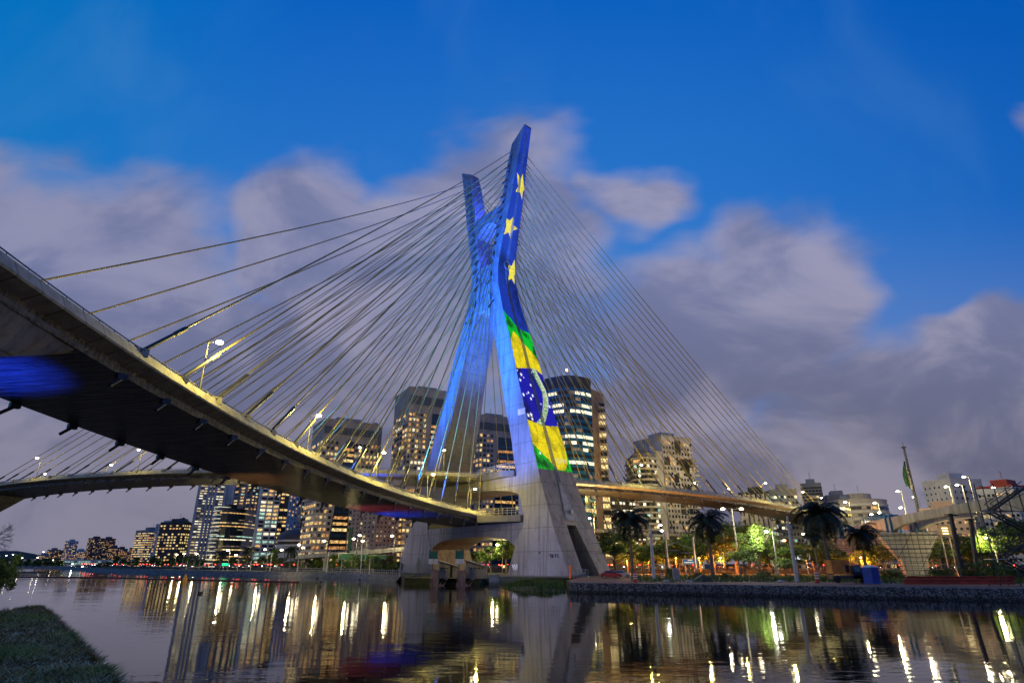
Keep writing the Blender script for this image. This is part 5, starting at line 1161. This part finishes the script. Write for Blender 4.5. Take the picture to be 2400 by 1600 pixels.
mb.tube([(x - .7, 124.4, 3.4), (x + 1.6, 124.4, 4.2)], .2, 6); mb.tube([(x - 1.2, 124.2, 3.9), (x + 1.3, 124.2, 3.6)], .14, 6); mb.thing('equipment_rack', M_steel, 'pale metal rack with pipes at the foot of the mast', 'rack')
mb = MB(); x = GX(1336, 123, 4); mb.box((x, 123, 4.5), (.3, .2, 2.4)); mb.thing('marker_post', emat('orange_post', (1, .12, .02), .25, base=(.6, .1, .03)), 'thin orange upright marker at the mast foot corner', 'marker')

# ------------------------------------------------------------------ pedestal, pump house, mound
pd = MB()
for side in (-1, 1):
    w0, w1 = (14.2, 38.6) if side < 0 else (15, 37.6)
    a = [MP(side * w0, 8.3, 0), MP(side * w1, 8.3, 0), MP(side * w1, -8.3, 0), MP(side * w0, -8.3, 0)]; m_ = MB(); m_.prism([(p.x, p.y) for p in a], .8, 3.38)
    m_.build('pedestal', M_conc, mast)
mc = [(1172, 1376, 116), (1200, 1382, 104), (1260, 1385, 99), (1330, 1386, 96.5), (1336, 1368, 112), (1336, 1362, 128), (1260, 1364, 134), (1190, 1368, 130)]
mb = MB(); ring = [(GX(px, D, 2), D, 1.9) for px, py, D in mc]; cxm = sum(p[0] for p in ring) / 8; cym = sum(p[1] for p in ring) / 8; K = 6
for j in range(K + 1):
    t = j / K
    for i in range(8): p = ring[i]; mb.v.append((p[0] + (cxm - p[0]) * t, p[1] + (cym - p[1]) * t, 1.9 + .9 * sin(min(1, t * 1.3) * pi / 2) + RU(-.2, .2) * (j > 0)))
for j in range(K):
    for i in range(8): q = j * 8; mb.f.append((q + i, q + (i + 1) % 8, q + 8 + (i + 1) % 8, q + 8 + i)); mb.m.append(0)
tag(mb.build('grassy_mound', M_ground), kind='structure')
mb = MB()
for _ in range(5200):
    i = random.randrange(8); t = R() ** .8; p = ring[i]; q = ring[(i + 1) % 8]; f_ = R(); bx = p[0] + (q[0] - p[0]) * f_; by = p[1] + (q[1] - p[1]) * f_
    x = bx + (cxm - bx) * t; y = by + (cym - by) * t; z = 1.9 + .9 * sin(min(1, t * 1.3) * pi / 2); h = RU(.15, .5) + .6 * max(0, sin(x * .9) * sin(y * .35)); a = RU(0, 6.3); w_ = .09
    mb.add([(x - w_ * cos(a), y - w_ * sin(a), z - .1), (x + w_ * cos(a), y + w_ * sin(a), z - .1), (x + RU(-.3, .3), y + RU(-.3, .3), z + h)], [(0, 1, 2)], random.choice((0, 0, 1)))
tag(mb.build('mound_weeds', [G1, G2]), kind='stuff')
mb = MB()
for _ in range(9000):                              # rank grass on the verge behind the dirt track
    px = RU(1480, 2420); D = RU(101, 150) if px < 2000 else RU(94, 140); x = GX(px, D, 3.4); h = RU(.2, .7); a = RU(0, 6.3)
    mb.add([(x - .1 * cos(a), D - .1 * sin(a), 3.2), (x + .1 * cos(a), D + .1 * sin(a), 3.2), (x + RU(-.3, .3), D + RU(-.3, .3), 3.25 + h)], [(0, 1, 2)], random.choice((0, 0, 1)))
tag(mb.build('verge_grass', [G1, G2]), kind='stuff')
PD = 129
ph = empty('pump_house', (U(1060, 1340, PD).x, PD, 2.), 'small riverside pump house with sloping roofs and round vents under the mast arch', 'pump house')
M_pp = pmat('pump_pink', (.16, .11, .13), .8, 0, .25, .8); M_pw = pmat('pump_beige', (.25, .22, .18), .85, 0, .25, .6)
def pq(px, py, D=PD): return U(px, py, D)
mb = MB(); mb.extrude([pq(1028, 1355), pq(1072, 1355), pq(1072, 1327), pq(1066, 1325), pq(1028, 1313)], (0, 5, 0)); mb.build('hall_wall', M_pw, ph)
mb = MB(); mb.extrude([pq(1092, 1355), pq(1140, 1355), pq(1140, 1328), pq(1092, 1312)], (0, 5, 0)); mb.build('hall_wall', M_pw, ph)
mb = MB(); mb.extrude([pq(1026, 1312.5, PD - .4), pq(1074, 1326.5, PD - .4), pq(1074, 1328, PD - .4), pq(1026, 1314, PD - .4)], (0, 6, 0)); mb.build('roof', M_conc, ph)
mb = MB(); mb.extrude([pq(1090, 1311, PD - .4), pq(1142, 1327, PD - .4), pq(1142, 1329, PD - .4), pq(1090, 1313, PD - .4)], (0, 6, 0)); mb.build('roof', M_conc, ph)
for px in (1036, 1042.5, 1049, 1105, 1111.5, 1118, 1124, 1130): mb = MB(); p = pq(px, 1331, PD - .03); mb.tube([p, p + Vector((0, .05, 0))], .17, 10); mb.build('round_vent', M_hole, ph)
mb = MB(); p = pq(1057.5, 1339, PD - .05); mb.box(p, (.5, .1, 2.1)); mb.build('door', M_hole, ph)
for px in (1019, 1081):
    mb = MB(); a = pq(px, 1357, PD - 3); mb.box((a.x, PD - 3, (1.6 + pq(px, 1335, PD - 3).z) / 2), (1.55, 1.5, pq(px, 1335, PD - 3).z - 1.6)); mb.build('column', M_pp, ph)
    mb = MB(); 
    for sx in (-.72, .72): b_ = pq(px + 1, 1327, PD - 3); mb.box((a.x + sx, PD - 3, b_.z), (.12, 1.2, 1.6))
    mb.build('frame_leg', M_steel, ph)
    mb = MB(); b_ = pq(px - 4, 1315, PD - 3.2); mb.box(b_, (1.6, 1.6, .95)); mb.build('balcony_box', pmat('balcony_lilac', (.42, .44, .58), .7), ph)
    mb = MB(); c_ = pq(px - 4, 1300, PD - 3.2)
    for sx in (-.72, .72):
        for sy_ in (-.6, .6): mb.tube([(b_.x + sx, PD - 3.2 + sy_, b_.z), (b_.x + sx, PD - 3.2 + sy_, c_.z + 1.)], .07, 4)
    mb.box((b_.x, PD - 3.2, c_.z), (1.4, .04, 1.6)); mb.build('glazed_cabin', pmat('cabin_teal', (.02, .10, .11), .2), ph)
    for sg, ex in ((-1, 15), (1, 22)):
        mb = MB(); o1, o2 = px + sg * 7, px + sg * ex
        # leaning fin with an oval opening
        A = [pq(px + sg * 5, 1373, PD - 4), pq(o2 - sg * 2, 1373, PD - 4), pq(o2 + sg * (9 if sg > 0 else -6), 1354, PD - 4), pq(o2 + sg * (3 if sg > 0 else -9), 1354, PD - 4)]
        ctr = sum(A, Vector()) / 4; K = 16; Bq = []
        ax = (A[2] + A[3]) / 2 - (A[0] + A[1]) / 2; bx_ = (A[1] - A[0]) * .32
        for t in range(K): th = 2 * pi * t / K; Bq.append(ctr + bx_ * cos(th) + ax * .34 * sin(th))
        per = []
        for t in range(K):
            th = 2 * pi * t / K; d_ = (bx_ * cos(th) + ax * .34 * sin(th)); best = 9
            for e0, e1 in zip(A, A[1:] + A[:1]):
                ex_, ez_ = e1.x - e0.x, e1.z - e0.z; den = d_.x * ez_ - d_.z * ex_
                if abs(den) < 1e-6: continue
                s_ = ((e0.x - ctr.x) * ez_ - (e0.z - ctr.z) * ex_) / den; u_ = ((e0.x - ctr.x) * d_.z - (e0.z - ctr.z) * d_.x) / den
                if s_ > 0 and -.001 <= u_ <= 1.001: best = min(best, s_)
            per.append(ctr + d_ * best)
        for t in range(K):
            u2 = (t + 1) % K; mb.quad(per[t], per[u2], Bq[u2], Bq[t]); off_ = Vector((0, .7, 0)); mb.quad(Bq[t], Bq[u2], Bq[u2] + off_, Bq[t] + off_); mb.quad(per[t], per[u2], per[u2] + off_, per[t] + off_)
        mb.build('leaning_fin', M_pp, ph)
for px, w_, m_ in ((1158, 'blue lit block standing in the water right of the pump house', (.2, .24, .36)), (978, 'pale block against the left mast pedestal', (.2, .2, .24))):
    D = 124 if px > 1100 else 150; a = U(px, 1360, D); mb = MB(); zt = U(px, 1347, D).z; mb.box((a.x, D, (zt + 1) / 2), (1.9 if px > 1100 else 1.6, 1.6, zt - 1)); mb.box((a.x, D, zt), (2.1 if px > 1100 else 1.8, 1.8, .2)); mb.thing('mooring_block', concrete('block%d' % px, m_, 3.), w_, 'concrete block')
# graffiti marks on the front of the near leg
gm = pmat('graffiti_white', (.7, .7, .72), .7); gk = pmat('graffiti_black', (.03, .03, .04), .8)
def scrib(px0, py0, px1, py1, k, mat, seed, r=.07):
    rs = random.Random(seed)
    def ON(px, py):
        rr = ray(px, py); lo = None; s_ = (H1 - H0) / (ZT - ZB); rn = rr.dot(NV) ; kk = (CC.dot(NV) + (H0 + s_ * (CZ - ZB)) - 0) / (rn - s_ * rr.z); return Vector((0, 0, CZ)) + rr * kk + NV * .05
    for g in range(k):
        x0 = px0 + (px1 - px0) * g / k; w_ = (px1 - px0) / k * .8; mb = MB(); mb.tube([ON(x0 + rs.random() * w_, rs.uniform(py0, py1)) for _ in range(6)], r, 4); mb.build('graffiti_stroke', mat, mast)
scrib(1201, 1321, 1215, 1336, 3, gm, 2, .16); scrib(1288, 1296, 1310, 1308, 4, gk, 4, .09); scrib(1262, 1290, 1270, 1298, 1, gk, 6, .08)
# boom and buoy
pts = []
for px, py in ((-60, 1351), (60, 1352), (140, 1352.5), (240, 1353), (330, 1355.5), (430, 1358.5), (560, 1361), (700, 1364)):
    r = ray(px, py); k = (2 - CZ) / r.z; pts.append((k * r.x, k * r.y, 2.05))
mb = MB(); mb.tube(pts, .22, 6); mb.thing('floating_boom', pmat('boom_red', (.10, .03, .025), .7), 'thin dark red floating boom across the river at left', 'boom')
r = ray(433, 1361); k = (2 - CZ) / r.z; bp = Vector((k * r.x, k * r.y, 2)); mb = MB(); mb.tube([bp, bp + Vector((0, 0, .35)), bp + Vector((0, 0, 1.4)), bp + Vector((0, 0, 1.6))], [.55, .55, .22, .1], 12); mb.thing('buoy', pmat('buoy_orange', (.55, .25, .03), .5, emis=(.6, .25, .02), es=.12), 'orange conical buoy on the floating boom', 'buoy')
r = ray(290, 1341); mb = MB(); k = (2 - CZ) / r.z; mb.box((k * r.x - 70, k * r.y, 2.15), (60, 8, .5)); mb.box((k * r.x - 75, k * r.y, 2.7), (16, 5, .9)); mb.thing('moored_barge', pmat('barge_dark', (.06, .06, .07), .6), 'long dark low barge moored far left', 'barge')

# ------------------------------------------------------------------ floodlights
def flood(P, to, power, color, size, label, blend=.7):
    P = Vector(P); r = empty('floodlight', P, label, 'floodlight'); d = (Vector(to) - P).normalized(); mb = MB(); mb.box(P - d * .5, (.5, .5, .35)); mb.tube([P - d * .5 - Vector((0, 0, .1)), P - d * .5 - Vector((0, 0, .9))], .07, 5); mb.build('housing', M_dsteel, r)
    o = spot('flood_beam', (0, 0, 0), d, power, color, size, 1., .5); o.parent = r
BL = (.015, .17, 1.); DB_ = (.04, .08, 1)
def D3(P, s, o_, dz): return tuple(P(s, o_, dz))
flood(D3(DA, 52, -5, 1.2), MP(-11, 4, 84), 1600000, BL, 62, 'blue floodlight on the lower deck aimed at the upper near leg', 1)
flood(D3(DA, 60, 4, 1.2), MP(-14, 2, 118), 1300000, (.01, .12, 1), 40, 'blue floodlight on the lower deck aimed at the top of the near leg', 1)
flood(D3(DA, 40, -6, 1.2), MP(-17, 5, 48), 240000, (.05, .17, 1.), 80, 'blue floodlight on the lower deck aimed at the middle of the near leg', 1)
flood(D3(DB, 40, 6, 1.2), MP(15, 5, 52), 90000, (.05, .16, 1.), 80, 'blue floodlight on the upper deck aimed at the middle of the far leg', 1)
flood(D3(DB, 56, 4, 1.2), MP(10, 4, 80), 1150000, BL, 66, 'blue floodlight on the upper deck aimed at the far leg', 1)
flood(MP(-29, 30, 8.8), MP(-25, 7, 13), 15000, (.42, .44, 1.), 110, 'cool white floodlight on the pump house roof aimed at the near mast foot', 1)
flood(MP(44, 50, 3.), MP(30, 7, 16), 34000, (.55, .5, .85), 44, 'cool floodlight aimed at the far mast foot', 1)
flood(MP(3, 25, 3.), MP(-5, 7, 17), 9000, (.03, .14, 1.), 80, 'blue floodlight aimed at the lower cross beam', 1)
flood(D3(DB, 26, -4, .6), MP(-6, 7, 27), 16000, (.08, .2, 1.), 90, 'blue floodlight aimed at the upper cross beam', 1)
for q, e, lb in ((MP(-.5, 2.4, 99.5), 2200, 'lower'), (MP(-2.5, 1, 107), 2200, 'middle'), (MP(-1.5, .8, 118), 22000, 'upper')):
    fl = empty('floodlight', q, lb + ' small blue floodlight between the mast tops', 'floodlight'); m_ = MB(); m_.box(q - Vector((0, 0, .6)), (.5, .5, .4)); m_.build('housing', M_dsteel, fl); point('flood_glow', (0, 0, 0), e, DB_, .4, fl)
flood(MP(-74, -10, 5), MP(-30, 0, 24), 17000, (1, .6, .25), 50, 'dim warm fill light added for the outer face of the near leg', 1)  # fill put in for the ambient sodium tint on this face
a = DA(132, 2, -9); flood((a.x - 2, a.y, 3.6), DA(134, 4, -2), 60000, (.01, .05, 1), 50, 'blue floodlight on the near bank aimed at the deck underside')
a = DA(88, 2, 0); flood((a.x - 6, a.y, 2.6), DA(86, 4, -2), 7000, (1, .45, .15), 46, 'added warm fill light aimed at the middle of the deck underside')  # added lamp standing in for the city's warm reflection on the soffit
a = DA(38, 0, 0); flood((a.x - 10, a.y + 4, 3.), DA(36, 2, -2), 40000, (.02, .06, 1), 60, 'blue floodlight aimed at the deck underside before the mast')
a = DA(46, 0, 0); flood((a.x - 12, a.y - 2, 2.9), DA(48, 2, -2), 13000, (1, .08, .22), 55, 'added pink fill light aimed at the deck underside')  # extra spot for the red glow of traffic under the deck
a = DB(40, 0, 0); flood((a.x, a.y - 12, 3.), DB(40, -6, -1), 190000, (.02, .09, 1), 80, 'blue floodlight aimed at the upper deck edge left of the mast')
for s in (-45, -80, -115): a = DB(s, 0, 0); flood((a.x - 4, a.y - 16, 4.), DB(s, 0, -1), 26000 if s > -100 else 20000, (1, .66, .16) if s > -100 else (1, .5, .12), 85, 'amber floodlight %s under the upper deck right of the mast' % {-45: 'first', -80: 'second', -115: 'third'}[s])
# last daylight, very soft
sl = bpy.data.lights.new('sun', 'SUN'); sl.energy = .05; sl.angle = radians(40); sl.color = (1, .86, .82); so = bpy.data.objects.new('sun', sl); COL.objects.link(so); so.rotation_euler = (radians(68), 0, radians(-20))
